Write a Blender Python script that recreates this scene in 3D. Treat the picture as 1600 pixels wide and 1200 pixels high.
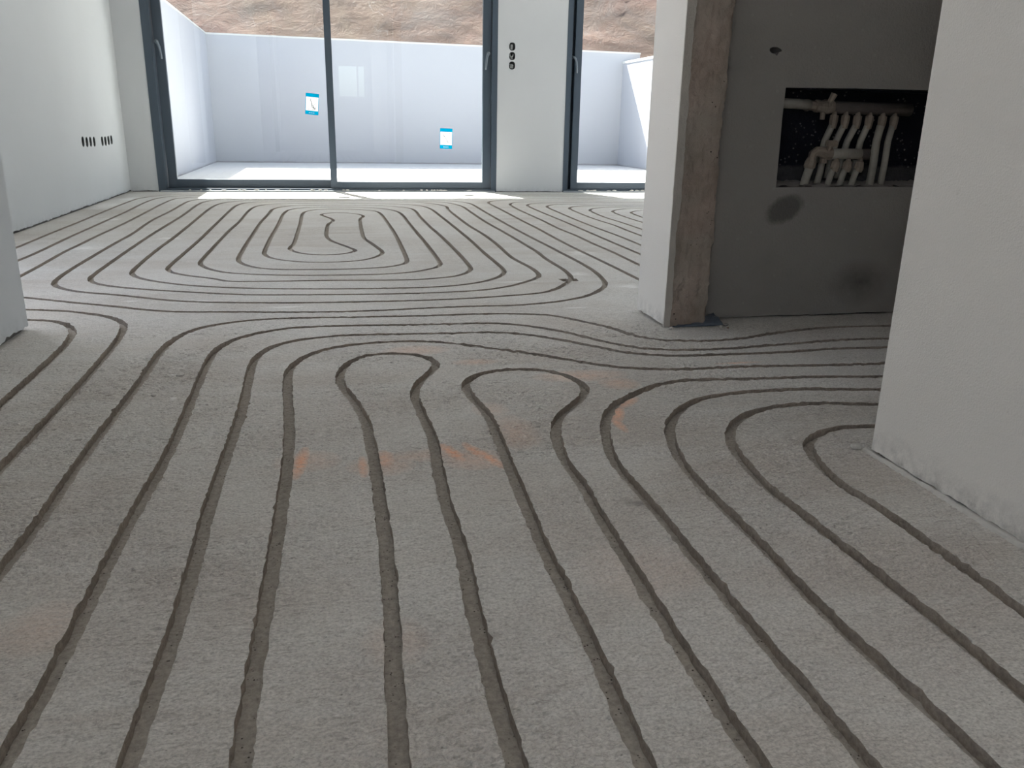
import bpy, bmesh, math, random
from mathutils import Vector, Matrix, noise
from mathutils.geometry import delaunay_2d_cdt

scene = bpy.context.scene
for o in list(bpy.data.objects):
    bpy.data.objects.remove(o, do_unlink=True)
COL = scene.collection
R = math.radians

# ------------------------------------------------------------------ camera
EYE = 0.55
PITCH, YAW, ROLL, FPX = R(17.425), R(12.526), R(1.063), 1292.2
fw = Vector((math.sin(YAW)*math.cos(PITCH), math.cos(YAW)*math.cos(PITCH), -math.sin(PITCH)))
rt = Vector((math.cos(YAW), -math.sin(YAW), 0))
up = rt.cross(fw)
r1 = rt*math.cos(ROLL)+up*math.sin(ROLL)
u1 = -rt*math.sin(ROLL)+up*math.cos(ROLL)
cam_data = bpy.data.cameras.new('camera')
cam = bpy.data.objects.new('camera', cam_data)
COL.objects.link(cam)
cam.matrix_world = Matrix(((r1.x, u1.x, -fw.x, 0), (r1.y, u1.y, -fw.y, 0), (r1.z, u1.z, -fw.z, EYE), (0, 0, 0, 1)))
cam_data.sensor_fit = 'HORIZONTAL'
cam_data.sensor_width = 36.0
cam_data.lens = 36.0*FPX/1600.0
cam_data.clip_start = 0.02
cam_data.clip_end = 300
scene.camera = cam

# ------------------------------------------------------------------ sky, sun, exposure
SUN_DIR = Vector((-0.31, 0.90, 1.0)).normalized()      # towards the sun
world = bpy.data.worlds.new('world')
scene.world = world
world.use_nodes = True
wn, wl = world.node_tree.nodes, world.node_tree.links
wn.clear()
wo = wn.new('ShaderNodeOutputWorld')
wb = wn.new('ShaderNodeBackground')
sky = wn.new('ShaderNodeTexSky')
sky.sky_type = 'NISHITA'
sky.sun_disc = False
sky.sun_elevation = math.asin(SUN_DIR.z)
sky.sun_rotation = math.atan2(SUN_DIR.x, SUN_DIR.y)
sky.air_density = 1.0
sky.dust_density = 2.0
sky.ozone_density = 1.0
hs = wn.new('ShaderNodeHueSaturation')
hs.inputs['Saturation'].default_value = 0.75
wl.new(sky.outputs[0], hs.inputs['Color'])
wl.new(hs.outputs[0], wb.inputs['Color'])
wb.inputs['Strength'].default_value = 0.26
wl.new(wb.outputs[0], wo.inputs['Surface'])

sun_d = bpy.data.lights.new('sun', 'SUN')
sun_d.energy = 18.0
sun_d.angle = R(0.55)
sun_d.color = (1.0, 0.985, 0.96)
sun_o = bpy.data.objects.new('sun', sun_d)
COL.objects.link(sun_o)
sun_o.location = (-3, 14, 12)
sun_o.rotation_euler = SUN_DIR.to_track_quat('Z', 'Y').to_euler()

scene.view_settings.view_transform = 'Standard'
scene.view_settings.look = 'None'
scene.view_settings.gamma = 1.0
scene.view_settings.use_curve_mapping = False
scene.view_settings.exposure = 0.73
scene.cycles.max_bounces = 14
scene.cycles.diffuse_bounces = 10
scene.cycles.transparent_max_bounces = 16
scene.cycles.sample_clamp_indirect = 6.0

# ------------------------------------------------------------------ node helpers
class NT:
    def __init__(self, name):
        self.m = bpy.data.materials.new(name)
        self.m.use_nodes = True
        self.t = self.m.node_tree
        self.t.nodes.clear()
        self.out = self.t.nodes.new('ShaderNodeOutputMaterial')
        self.geo = self.t.nodes.new('ShaderNodeNewGeometry')
        self.pos = self.geo.outputs['Position']
    def n(self, typ, ins=None, **kw):
        nd = self.t.nodes.new(typ)
        for k, v in kw.items():
            setattr(nd, k, v)
        for k, v in (ins or {}).items():
            self.set(nd.inputs[k], v)
        return nd
    def set(self, sock, v):
        if isinstance(v, bpy.types.NodeSocket):
            self.t.links.new(v, sock)
        else:
            sock.default_value = v
    def mapping(self, scale=(1, 1, 1), loc=(0, 0, 0), rot=(0, 0, 0), typ='POINT', src=None):
        return self.n('ShaderNodeMapping', {'Vector': src or self.pos, 'Location': loc, 'Rotation': rot, 'Scale': scale}, vector_type=typ).outputs[0]
    def noise(self, scale, detail=3, rough=0.5, vec=None, dist=0.0):
        return self.n('ShaderNodeTexNoise', {'Vector': vec or self.pos, 'Scale': scale, 'Detail': detail, 'Roughness': rough, 'Distortion': dist}).outputs['Fac']
    def voro(self, scale, vec=None, feature='F1'):
        return self.n('ShaderNodeTexVoronoi', {'Vector': vec or self.pos, 'Scale': scale}, feature=feature).outputs['Distance']
    def ramp(self, fac, stops):
        nd = self.n('ShaderNodeValToRGB', {'Fac': fac})
        el = nd.color_ramp.elements
        while len(el) < len(stops):
            el.new(0.5)
        for e, (p, c) in zip(el, stops):
            e.position = p
            e.color = (c, c, c, 1) if isinstance(c, (int, float)) else (*c, 1)
        return nd.outputs['Color']
    def mth(self, op, a, b=0.0, clamp=False):
        return self.n('ShaderNodeMath', {0: a, 1: b}, operation=op, use_clamp=clamp).outputs[0]
    def mix(self, fac, a, b, blend='MIX'):
        nd = self.n('ShaderNodeMix', data_type='RGBA', blend_type=blend)
        self.set(nd.inputs[0], fac)
        self.set(nd.inputs[6], a if isinstance(a, bpy.types.NodeSocket) else (*a, 1) if len(a) == 3 else a)
        self.set(nd.inputs[7], b if isinstance(b, bpy.types.NodeSocket) else (*b, 1) if len(b) == 3 else b)
        return nd.outputs[2]
    def bump(self, h, dist, strength=1.0, normal=None):
        nd = self.n('ShaderNodeBump', {'Height': h, 'Distance': dist, 'Strength': strength})
        if normal:
            self.set(nd.inputs['Normal'], normal)
        return nd.outputs[0]
    def spot(self, x, y, z, sx, sy, sz, rot=0.0, axis='z'):
        """soft ellipsoid blob, 1 in the middle, 0 outside"""
        r = {'z': (0, 0, rot), 'y': (0, rot, 0), 'x': (rot, 0, 0)}[axis]
        v = self.mapping(scale=(sx, sy, sz), loc=(x, y, z), rot=r, typ='TEXTURE')
        return self.n('ShaderNodeTexGradient', {'Vector': v}, gradient_type='SPHERICAL').outputs['Fac']
    def total(self, socks):
        s = socks[0]
        for q in socks[1:]:
            s = self.mth('MAXIMUM', s, q)
        return s
    def bsdf(self, color, rough=0.9, normal=None, metallic=0.0, spec=0.3):
        b = self.n('ShaderNodeBsdfPrincipled', {'Roughness': rough, 'Metallic': metallic, 'Specular IOR Level': spec})
        self.set(b.inputs['Base Color'], color if isinstance(color, bpy.types.NodeSocket) else (*color, 1))
        if normal:
            self.set(b.inputs['Normal'], normal)
        self.t.links.new(b.outputs[0], self.out.inputs['Surface'])
        return self.m

def simple(name, col, rough=0.6, metallic=0.0, spec=0.4, bumpy=0.0, bscale=60, var=0.0, vscale=12):
    t = NT(name)
    c = (*col, 1)
    colr = col
    if var:
        f = t.noise(vscale, 4, 0.6)
        colr = t.mix(f, tuple(v*(1-var) for v in col), tuple(min(1, v*(1+var)) for v in col))
    nm = t.bump(t.noise(bscale, 4, 0.6), bumpy) if bumpy else None
    return t.bsdf(colr, rough, nm, metallic, spec)

def thin_film(name, col):
    t = NT(name)
    d = t.n('ShaderNodeBsdfDiffuse', {'Color': (*col, 1)})
    l = t.n('ShaderNodeBsdfTranslucent', {'Color': (*col, 1)})
    mx = t.n('ShaderNodeMixShader', {0: 0.10, 1: d.outputs[0], 2: l.outputs[0]})
    t.t.links.new(mx.outputs[0], t.out.inputs['Surface'])
    return t.m

# ---- milled screed
def mat_screed():
    t = NT('milled_screed')
    # rough raised grain, stretched across the room, stronger in patches
    warp = t.noise(3.0, 3, 0.6)
    v = t.mapping(scale=(62, 135, 85), rot=(0, 0, 0.10))
    g1 = t.n('ShaderNodeTexNoise', {'Vector': v, 'Scale': 1.0, 'Detail': 3.5, 'Roughness': 0.62, 'Distortion': 0.7}).outputs['Fac']
    v2 = t.mapping(scale=(260, 330, 260))
    g2 = t.n('ShaderNodeTexNoise', {'Vector': v2, 'Scale': 1.0, 'Detail': 2.0, 'Roughness': 0.6}).outputs['Fac']
    patch = t.ramp(t.noise(2.1, 4, 0.6, dist=0.8), [(0.34, 0.35), (0.62, 1.0)])
    vs = t.mapping(scale=(2.2, 9, 2))
    streak = t.noise(1.0, 5, 0.6, vec=vs, dist=0.5)
    h = t.mth('ADD', t.mth('MULTIPLY', g1, 1.0), t.mth('MULTIPLY', g2, 0.35))
    h = t.mth('MULTIPLY', h, patch)
    nrm = t.bump(h, 0.0050, 1.0)
    big = t.noise(1.3, 5, 0.6, dist=0.4)
    base = t.mix(t.ramp(big, [(0.36, 0.0), (0.64, 1.0)]), (0.49, 0.452, 0.41), (0.61, 0.59, 0.56))
    base = t.mix(t.ramp(streak, [(0.40, 0.0), (0.70, 0.75)]), base, (0.62, 0.61, 0.585))
    # fine grain: sand colours
    sand = t.n('ShaderNodeTexNoise', {'Vector': t.mapping(scale=(240, 300, 240), loc=(7, 3, 0)), 'Scale': 1.0, 'Detail': 3.0, 'Roughness': 0.7}).outputs['Fac']
    gr = t.ramp(sand, [(0.28, 0.62), (0.50, 0.98), (0.72, 1.25)])
    base = t.mix(1.0, base, gr, 'MULTIPLY')
    # short wavy streaks: shade of the grain's crevices painted into the colour
    sv = t.mapping(scale=(58, 175, 60), loc=(3, 1, 0), rot=(0, 0, 0.06))
    sm_ = t.n('ShaderNodeTexNoise', {'Vector': sv, 'Scale': 1.0, 'Detail': 4.0, 'Roughness': 0.6, 'Distortion': 1.1}).outputs['Fac']
    dirt_and_shade = t.ramp(sm_, [(0.33, 1.0), (0.47, 0.0)])
    base = t.mix(t.mth('MULTIPLY', t.mth('MULTIPLY', dirt_and_shade, patch), 0.5), base, (0.20, 0.175, 0.155))
    pale = t.ramp(sm_, [(0.56, 0.0), (0.68, 0.5)])
    base = t.mix(t.mth('MULTIPLY', pale, patch), base, (0.80, 0.77, 0.73))
    pits = t.ramp(t.voro(48, vec=t.mapping(scale=(1, 1.5, 1))), [(0.03, 1.0), (0.075, 0.0)])
    base = t.mix(t.mth('MULTIPLY', pits, 0.7), base, (0.10, 0.09, 0.08))
    # white plaster residue trodden into the surface
    W = [(-1.40, 5.9, .16, .5), (-1.36, 6.4, .14, .3), (-1.05, 3.94, .16, .13), (-.75, 4.25, .12, .10), (-.42, 2.72, .16, .035), (-.15, 2.60, .13, .03),
         (.94, 3.07, .09, .10), (1.05, 2.8, .10, .09), (.75, 2.47, .10, .02), (.81, 1.985, .03, .012), (-.62, 2.75, .06, .03), (1.1, 3.6, .14, .12),
         (.96, 1.79, .06, .006), (.36, 2.02, .03, .01), (-1.2, 5.1, .12, .2), (.66, 2.93, .2, .02), (1.0, 2.32, .03, .01), (-.33, 1.72, .012, .02), (-.36, 1.9, .02, .012)]
    sp = t.total([t.spot(x, y, 0, a, b, 1) for x, y, a, b in W])
    ws = t.noise(1.0, 4, 0.75, vec=t.mapping(scale=(14, 60, 10)))
    wmask = t.ramp(t.mth('MULTIPLY', t.mth('POWER', sp, 0.5), ws), [(0.34, 0.0), (0.50, 0.75)])
    base = t.mix(wmask, base, (0.80, 0.79, 0.77))
    # orange marker spray
    O = [(-.066, 1.335, .014, .075, -.1, 1.0), (.036, 1.300, .010, .05, 0, .75), (.073, 1.325, .022, .045, 0, .7), (.066, 1.30, .06, .05, 0, .3),
         (.192, 1.335, .015, .055, .35, .95), (.232, 1.335, .013, .05, .3, .85), (.252, 1.30, .013, .06, .35, .9), (.225, 1.30, .06, .05, 0, .35), (.15, 1.33, .10, .03, 0, .25),
         (.530, 1.430, .012, .055, 0.0, .8), (.548, 1.485, .016, .06, -.35, 1.0), (.588, 1.545, .018, .055, -.8, .75), (-.055, 1.34, .06, .05, 0, .25),
         (.20, 2.03, .09, .05, 0, .35), (.33, 1.90, .06, .03, 0, .3), (.55, 1.75, .12, .05, 0, .38), (.62, 1.68, .05, .05, 0, .4), (.97, 1.795, .07, .010, 0, .5),
         (.32, 1.42, .05, .10, 0, .25), (.30, 1.55, .04, .05, 0, .25), (-.34, .9, .05, .06, 0, .18), (.05, .8, .04, .05, 0, .15), (.38, .9, .10, .08, 0, .12)]
    om = t.total([t.mth('MULTIPLY', t.mth('POWER', t.spot(x, y, 0, a, b, 1, r), 0.6), k) for x, y, a, b, r, k in O])
    om = t.mth('MULTIPLY', om, t.ramp(g1, [(0.30, 0.45), (0.55, 1.0)]))
    base = t.mix(t.mth('MULTIPLY', om, 0.95, True), base, (0.92, 0.50, 0.31))
    dk = t.spot(.445, 1.085, 0, .04, .02, 1, -.4)
    base = t.mix(t.mth('MULTIPLY', t.mth('MULTIPLY', dk, ws), 1.2, True), base, (0.14, 0.12, 0.12))
    return t.bsdf(base, 0.62, nrm, spec=0.5)

def mat_groove(name, col, col2, dist, specks):
    t = NT(name)
    n1 = t.noise(150, 4, 0.7)
    n2 = t.noise(9, 3, 0.6)
    c = t.mix(n2, col, col2)
    c = t.mix(1.0, c, t.ramp(n1, [(0.3, 0.72), (0.7, 1.2)]), 'MULTIPLY')
    if specks:
        s = t.ramp(t.voro(190), [(0.16, 1.0), (0.26, 0.0)])
        s = t.mth('MULTIPLY', s, t.ramp(t.noise(60, 2), [(0.50, 0.0), (0.60, 1.0)]))
        c = t.mix(s, c, (0.06, 0.05, 0.045))
    return t.bsdf(c, 0.95, t.bump(n1, dist), spec=0.1)

def mat_plaster(name, col, dirt_and_shade=None, dirt_amt=0.0, bdist=0.0008, base_dirt=0.0):
    t = NT(name)
    a = t.noise(1.6, 4, 0.55)
    c = t.mix(t.ramp(a, [(0.3, 0.0), (0.7, 1.0)]), tuple(v*0.955 for v in col), col)
    sm = t.ramp(t.noise(5, 6, 0.75, dist=1.5), [(0.66, 0.0), (0.80, 0.35)])
    c = t.mix(sm, c, tuple(v*0.86 for v in col))
    if dirt_and_shade:
        c = t.mix(t.mth('MULTIPLY', t.ramp(t.noise(22, 5, 0.7), [(0.68, 0.0), (0.74, 1.0)]), dirt_amt), c, dirt_and_shade)
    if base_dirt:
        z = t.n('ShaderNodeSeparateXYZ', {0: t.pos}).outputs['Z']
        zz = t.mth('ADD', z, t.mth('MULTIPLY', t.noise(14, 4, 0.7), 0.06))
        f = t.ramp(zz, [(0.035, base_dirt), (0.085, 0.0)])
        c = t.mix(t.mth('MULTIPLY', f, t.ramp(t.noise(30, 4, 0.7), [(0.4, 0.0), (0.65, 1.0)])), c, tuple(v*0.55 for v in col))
    h = t.mth('ADD', t.noise(350, 2, 0.5), t.mth('MULTIPLY', t.noise(9, 3, 0.5), 1.5))
    return t.bsdf(c, 0.85, t.bump(h, bdist), spec=0.25)

def mat_ext():
    t = NT('terrace_render')
    a = t.noise(1.2, 4, 0.55)
    col = (0.49, 0.497, 0.535)
    c = t.mix(a, tuple(v*0.96 for v in col), tuple(v*1.03 for v in col))
    z = t.n('ShaderNodeSeparateXYZ', {0: t.pos}).outputs['Z']
    zz = t.mth('ADD', z, t.mth('MULTIPLY', t.noise(5, 4, 0.7), 0.05))
    f = t.mth('MULTIPLY', t.ramp(zz, [(0.032, 1.0), (0.046, 0.0)]), t.ramp(t.noise(2.5, 4, 0.7), [(0.35, 0.2), (0.6, 0.9)]))
    c = t.mix(f, c, (0.24, 0.215, 0.20))
    return t.bsdf(c, 0.85, t.bump(t.noise(200, 2), 0.0005), spec=0.2)

def mat_render_dark():
    t = NT('grey_cement_render')
    a = t.noise(4.0, 5, 0.6)
    c = t.mix(a, (0.26, 0.245, 0.235), (0.34, 0.322, 0.305))
    v = t.voro(24, vec=t.mapping(scale=(1, 1, 1)))
    c = t.mix(t.ramp(v, [(0.08, 0.35), (0.14, 0.0)]), c, (0.37, 0.36, 0.34))
    st = t.spot(1.315, 2.257, .325, .075, .3, .045, -.45, 'y')
    f = t.ramp(t.mth('ADD', st, t.mth('MULTIPLY', t.noise(40, 5, .8), .55)), [(0.34, 0.0), (0.66, 0.62)])
    c = t.mix(f, c, (0.045, 0.042, 0.040))
    st2 = t.spot(1.60, 2.257, .10, .12, .3, .08, 0, 'y')
    c = t.mix(t.mth('MULTIPLY', t.mth('MULTIPLY', st2, t.noise(14, 4, .7)), 1.1), c, (0.07, 0.055, 0.048))
    h = t.mth('ADD', t.noise(120, 3, 0.6), t.mth('MULTIPLY', t.noise(14, 3), 1.2))
    return t.bsdf(c, 0.9, t.bump(h, 0.002), spec=0.2)

def mat_raw_concrete():
    t = NT('raw_column_concrete')
    a = t.noise(9, 5, 0.65)
    c = t.mix(t.ramp(a, [(.3, 0.), (.7, 1.)]), (0.27, 0.215, 0.18), (0.46, 0.375, 0.33))
    c = t.mix(t.ramp(t.noise(3.2, 3, .6, dist=.6), [(.42, 0.), (.66, .55)]), c, (0.35, 0.34, 0.30))
    z = t.n('ShaderNodeSeparateXYZ', {0: t.pos}).outputs['Z']
    h = t.mth('ADD', t.noise(55, 5, 0.7), t.mth('MULTIPLY', t.noise(14, 3), 1.5))
    pit = t.ramp(t.mth('ADD', t.voro(55), t.mth('MULTIPLY', t.noise(90, 3, .7), .25)), [(0.20, 1.0), (0.27, 0.0)])
    pit = t.mth('MULTIPLY', pit, t.ramp(t.noise(8, 2), [(.5, 0.), (.58, 1.)]))
    c = t.mix(pit, c, (0.03, 0.025, 0.022))
    return t.bsdf(c, 0.95, t.bump(h, 0.005), spec=0.1)

def mat_earth():
    t = NT('clay_bank')
    a = t.noise(0.35, 6, 0.65, dist=0.7)
    b = t.noise(1.3, 6, 0.7, dist=1.2)
    c = t.mix(t.ramp(a, [(.35, 0.), (.62, 1.)]), (0.170, 0.096, 0.080), (0.180, 0.132, 0.098))
    c = t.mix(t.ramp(b, [(.45, 0.), (.68, .8)]), c, (0.172, 0.140, 0.124))
    z = t.n('ShaderNodeSeparateXYZ', {0: t.pos}).outputs['Z']
    c = t.mix(t.mth('MULTIPLY', t.ramp(z, [(0.0, 0), (1.0, 0)]), 0.0), c, (0.3, 0.15, 0.12))
    scr = t.n('ShaderNodeTexVoronoi', {'Vector': t.mapping(scale=(1.2, .6, 1.2)), 'Scale': 3.1}, feature='DISTANCE_TO_EDGE').outputs['Distance']
    scr = t.mth('MULTIPLY', t.ramp(t.mth('ADD', scr, t.mth('MULTIPLY', t.noise(7, 5, .8), .12)), [(0.05, 1.0), (0.075, 0.0)]), t.ramp(t.noise(1.6, 3), [(.54, 0.), (.64, .6)]))
    c = t.mix(scr, c, (0.36, 0.33, 0.30))
    h = t.mth('ADD', t.noise(3.5, 8, 0.72, dist=.6), t.mth('MULTIPLY', t.noise(16, 5, .7), .3))
    return t.bsdf(c, 0.95, t.bump(h, 0.05), spec=0.1)

def mat_glass():
    t = NT('clear_door_glass')
    tr = t.n('ShaderNodeBsdfTransparent', {'Color': (0.955, 0.975, 0.965, 1)})
    gl = t.n('ShaderNodeBsdfGlossy', {'Color': (0.9, 1.0, 0.93, 1), 'Roughness': 0.0})
    dt = t.n('ShaderNodeVectorMath', {0: t.geo.outputs['Incoming'], 1: t.geo.outputs['Normal']}, operation='DOT_PRODUCT').outputs['Value']
    k = t.mth('POWER', t.mth('SUBTRACT', 1.0, t.mth('ABSOLUTE', dt)), 5.0)
    k = t.mth('ADD', t.mth('MULTIPLY', k, 0.95), 0.046, True)      # Schlick reflectance of one face
    mx = t.n('ShaderNodeMixShader', {0: k, 1: tr.outputs[0], 2: gl.outputs[0]})
    t.t.links.new(mx.outputs[0], t.out.inputs['Surface'])
    return t.m

M = {
    'screed': mat_screed(),
    'groove_wall': mat_groove('groove_side', (0.34, 0.292, 0.247), (0.46, 0.408, 0.36), 0.004, False),
    'groove_floor': mat_groove('groove_bed', (0.375, 0.342, 0.305), (0.46, 0.428, 0.388), 0.0012, True),
    'plaster': mat_plaster('white_plaster', (0.578, 0.592, 0.602), (0.45, 0.43, 0.41), 0.25, base_dirt=0.35),  # same white plaster, darkened and cooled to offset the window light
    'plaster_lifted': mat_plaster('white_plaster_lifted', (0.80, 0.765, 0.725), (0.42, 0.38, 0.35), 0.3, 0.0012, base_dirt=0.9),  # same white plaster, lightened and warmed in place of missing light
    'core': simple('mortar_core', (0.12, 0.11, 0.10), 0.95, bumpy=0.003, bscale=80),
    'ceiling_and_canopy': simple('ceiling_plaster', (0.78, 0.78, 0.77), 0.9),
    'ext': mat_ext(),
    'ext_floor': simple('terrace_concrete', (0.66, 0.655, 0.64), 0.9, bumpy=0.002, var=0.06, vscale=3),
    'coping': simple('pale_coping', (0.70, 0.70, 0.68), 0.8),
    'render': mat_render_dark(),
    'raw': mat_raw_concrete(),
    'plaster_edge': simple('grey_plaster_edge', (0.46, 0.43, 0.395), 0.9, bumpy=0.002, bscale=120, var=0.15, vscale=20),
    'earth': mat_earth(),
    'frame': simple('anthracite_aluminium', (0.052, 0.074, 0.100), 0.42, 0.0, 0.5),
    'frame_d': simple('anthracite_track_and_shade', (0.022, 0.028, 0.036), 0.6, 0.0, 0.4),  # darker frame colour: door track, and painted shade in a gap
    'sill': simple('dusty_sill', (0.34, 0.36, 0.38), 0.7, var=0.3, vscale=25),
    'handle': simple('grey_handle_metal', (0.16, 0.19, 0.22), 0.35, 0.3, 0.5),
    'glass': mat_glass(),
    'blue': thin_film('sticker_blue', (0.0, 0.27, 0.46)),
    'paper': thin_film('sticker_paper', (0.86, 0.87, 0.88)),
    'ink': thin_film('sticker_ink', (0.30, 0.31, 0.33)),
    'box': simple('grey_box_plastic', (0.085, 0.09, 0.09), 0.6, var=0.4, vscale=40),
    'wire': simple('grey_wire_tape', (0.30, 0.31, 0.30), 0.6, var=0.3, vscale=60),
    'dust': simple('plaster_dust', (0.55, 0.53, 0.50), 0.95, bumpy=0.003, bscale=120),
    'recess': None,
    'pipe': simple('dusty_pipe', (0.36, 0.34, 0.30), 0.7, bumpy=0.0008, bscale=150, var=0.25, vscale=40),
    'brass': simple('dusty_brass', (0.27, 0.225, 0.185), 0.6, 0.1, bumpy=0.0015, bscale=140, var=0.4, vscale=45),
    'header': simple('grimy_header', (0.10, 0.085, 0.078), 0.7, 0.1, bumpy=0.0012, bscale=140, var=0.4, vscale=35),
    'film': simple('blue_plastic_film', (0.115, 0.14, 0.18), 0.45, bumpy=0.003, bscale=30, var=0.35, vscale=25),
}
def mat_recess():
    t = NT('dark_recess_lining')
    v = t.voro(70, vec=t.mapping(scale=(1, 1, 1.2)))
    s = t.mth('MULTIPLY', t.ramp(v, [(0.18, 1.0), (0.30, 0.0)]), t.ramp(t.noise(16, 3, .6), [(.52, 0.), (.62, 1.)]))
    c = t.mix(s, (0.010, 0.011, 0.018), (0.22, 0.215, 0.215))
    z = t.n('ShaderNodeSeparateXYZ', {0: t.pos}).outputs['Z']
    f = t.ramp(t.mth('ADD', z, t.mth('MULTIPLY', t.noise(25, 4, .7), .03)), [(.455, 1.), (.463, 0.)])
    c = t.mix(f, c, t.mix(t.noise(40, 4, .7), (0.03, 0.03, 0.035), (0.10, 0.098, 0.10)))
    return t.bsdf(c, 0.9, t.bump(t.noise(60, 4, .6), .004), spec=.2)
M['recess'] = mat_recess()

# ------------------------------------------------------------------ mesh helpers
def link_mesh(name, verts, faces, mats, parent=None, fmat=None, smooth=False):
    me = bpy.data.meshes.new(name)
    me.from_pydata([tuple(v) for v in verts], [], faces)
    for m in (mats if isinstance(mats, (list, tuple)) else [mats]):
        me.materials.append(m)
    if fmat:
        me.polygons.foreach_set('material_index', fmat)
    if smooth:
        me.polygons.foreach_set('use_smooth', [True]*len(me.polygons))
    me.update()
    o = bpy.data.objects.new(name, me)
    COL.objects.link(o)
    if parent:
        o.parent = parent
        o.matrix_parent_inverse = parent.matrix_world.inverted() if False else Matrix.Translation(-parent.location)
    return o

def bm_obj(name, bm, mat, parent=None, smooth=False):
    me = bpy.data.meshes.new(name)
    bmesh.ops.recalc_face_normals(bm, faces=bm.faces)
    bm.to_mesh(me)
    bm.free()
    for m in (mat if isinstance(mat, (list, tuple)) else [mat]):
        me.materials.append(m)
    if smooth:
        me.polygons.foreach_set('use_smooth', [len(p.vertices) <= 4 for p in me.polygons])
    o = bpy.data.objects.new(name, me)
    COL.objects.link(o)
    if parent:
        o.parent = parent
        o.matrix_parent_inverse = Matrix.Translation(-parent.location)
    return o

def add_box(bm, x0, x1, y0, y1, z0, z1, bev=0.0, mat=0):
    r = bmesh.ops.create_cube(bm, size=1.0, matrix=Matrix.Translation(((x0+x1)/2, (y0+y1)/2, (z0+z1)/2)) @ Matrix.Diagonal((x1-x0, y1-y0, z1-z0, 1)))
    if bev:
        es = set()
        for v in r['verts']:
            es.update(v.link_edges)
        bmesh.ops.bevel(bm, geom=list(es), offset=bev, segments=2, affect='EDGES')

def add_tube(bm, pts, rad, seg=12, cap=True):
    """tube along points; rad is a number or one per point"""
    pts = [Vector(p) for p in pts]
    rads = rad if isinstance(rad, (list, tuple)) else [rad]*len(pts)
    rings = []
    prev = None
    for i, p in enumerate(pts):
        d = (pts[min(i+1, len(pts)-1)]-pts[max(i-1, 0)]).normalized()
        if prev is None:
            a = Vector((0, 0, 1)) if abs(d.z) < 0.9 else Vector((0, 1, 0))
            u = d.cross(a).normalized()
        else:
            u = (prev-d*prev.dot(d)).normalized()
        prev = u
        w = d.cross(u)
        rings.append([bm.verts.new(p+(u*math.cos(2*math.pi*k/seg)+w*math.sin(2*math.pi*k/seg))*rads[i]) for k in range(seg)])
    for a, b in zip(rings[:-1], rings[1:]):
        for k in range(seg):
            bm.faces.new((a[k], a[(k+1) % seg], b[(k+1) % seg], b[k]))
    if cap:
        bm.faces.new(list(reversed(rings[0])))
        bm.faces.new(rings[-1])

def tag(o, label=None, cat=None, group=None, kind=None):
    if label: o['label'] = label
    if cat: o['category'] = cat
    if group: o['group'] = group
    if kind: o['kind'] = kind
    return o

def empty(name, loc):
    o = bpy.data.objects.new(name, None)
    o.empty_display_size = 0.1
    o.location = loc
    COL.objects.link(o)
    return o

def panel(origin, U, N, outline, holes, thick, verts, faces):
    """slab: 2D outline (u, z) with holes, front face at origin, extruded by thick away from N. Appends to verts/faces."""
    pts, edges, loops = [], [], []
    for lp in [outline]+holes:
        s = len(pts)
        pts += [Vector(p) for p in lp]
        edges += [(s+i, s+(i+1) % len(lp)) for i in range(len(lp))]
        loops.append((s, len(lp)))
    vs, es, fs, ov, oe, of = delaunay_2d_cdt(pts, edges, [], 1, 1e-6)
    def inside(p, poly):
        c = False
        j = len(poly)-1
        for i in range(len(poly)):
            a, b = poly[i], poly[j]
            if (a[1] > p[1]) != (b[1] > p[1]) and p[0] < (b[0]-a[0])*(p[1]-a[1])/(b[1]-a[1])+a[0]:
                c = not c
            j = i
        return c
    O, U, N = Vector(origin), Vector(U), Vector(N)
    s = len(verts)
    n = len(vs)
    for v in vs:
        verts.append(O+U*v[0]+Vector((0, 0, v[1])))
    for v in vs:
        verts.append(O+U*v[0]+Vector((0, 0, v[1]))-N*thick)
    flip = (U.cross(Vector((0, 0, 1)))).dot(N) < 0
    cnt = {}
    for f in fs:
        c = sum((vs[i] for i in f), Vector((0, 0)))/len(f)
        if not inside(c, outline) or any(inside(c, h) for h in holes):
            continue
        f = list(f)
        # cdt output is counter-clockwise in (u, z)
        a = [s+i for i in f]
        if flip: a.reverse()
        faces.append(a)
        faces.append([n+i for i in reversed(a)])
        for i in range(len(f)):
            e = (f[i], f[(i+1) % len(f)])
            cnt[e] = True
    for (i, j) in list(cnt):
        if (j, i) not in cnt:
            q = [s+j, s+i, s+n+i, s+n+j]
            if flip: q.reverse()
            faces.append(q)

rng = random.Random(5)
def jag_bottom(u0, u1, step=0.012, lo=0.002, hi=0.010, right_to_left=False):
    """ragged lower edge of a plaster coat"""
    n = max(2, int(abs(u1-u0)/step))
    out = []
    ph = rng.random()*50
    for i in range(n+1):
        u = u0+(u1-u0)*i/n
        a = 0.5+0.5*noise.noise(Vector((u*7+ph, 0, 0)))+0.45*noise.noise(Vector((u*45+ph, 3, 0)))
        out.append((u+(0 if i in (0, n) else rng.uniform(-.3, .3)*step), lo+(hi-lo)*max(0, min(1.3, a))))
    return out

def round_hole(u, z, ru, rz, n=16, p=2.6, jit=0.0):
    out = []
    for k in range(n):
        a = 2*math.pi*k/n
        c, s = math.cos(a), math.sin(a)
        j = 1+rng.uniform(-jit, jit)
        out.append((u+ru*j*math.copysign(abs(c)**(2/p), c), z+rz*j*math.copysign(abs(s)**(2/p), s)))
    return out

CEIL = 2.6
XL, YF = -1.49, 7.04          # left wall plane, window wall plane

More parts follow.
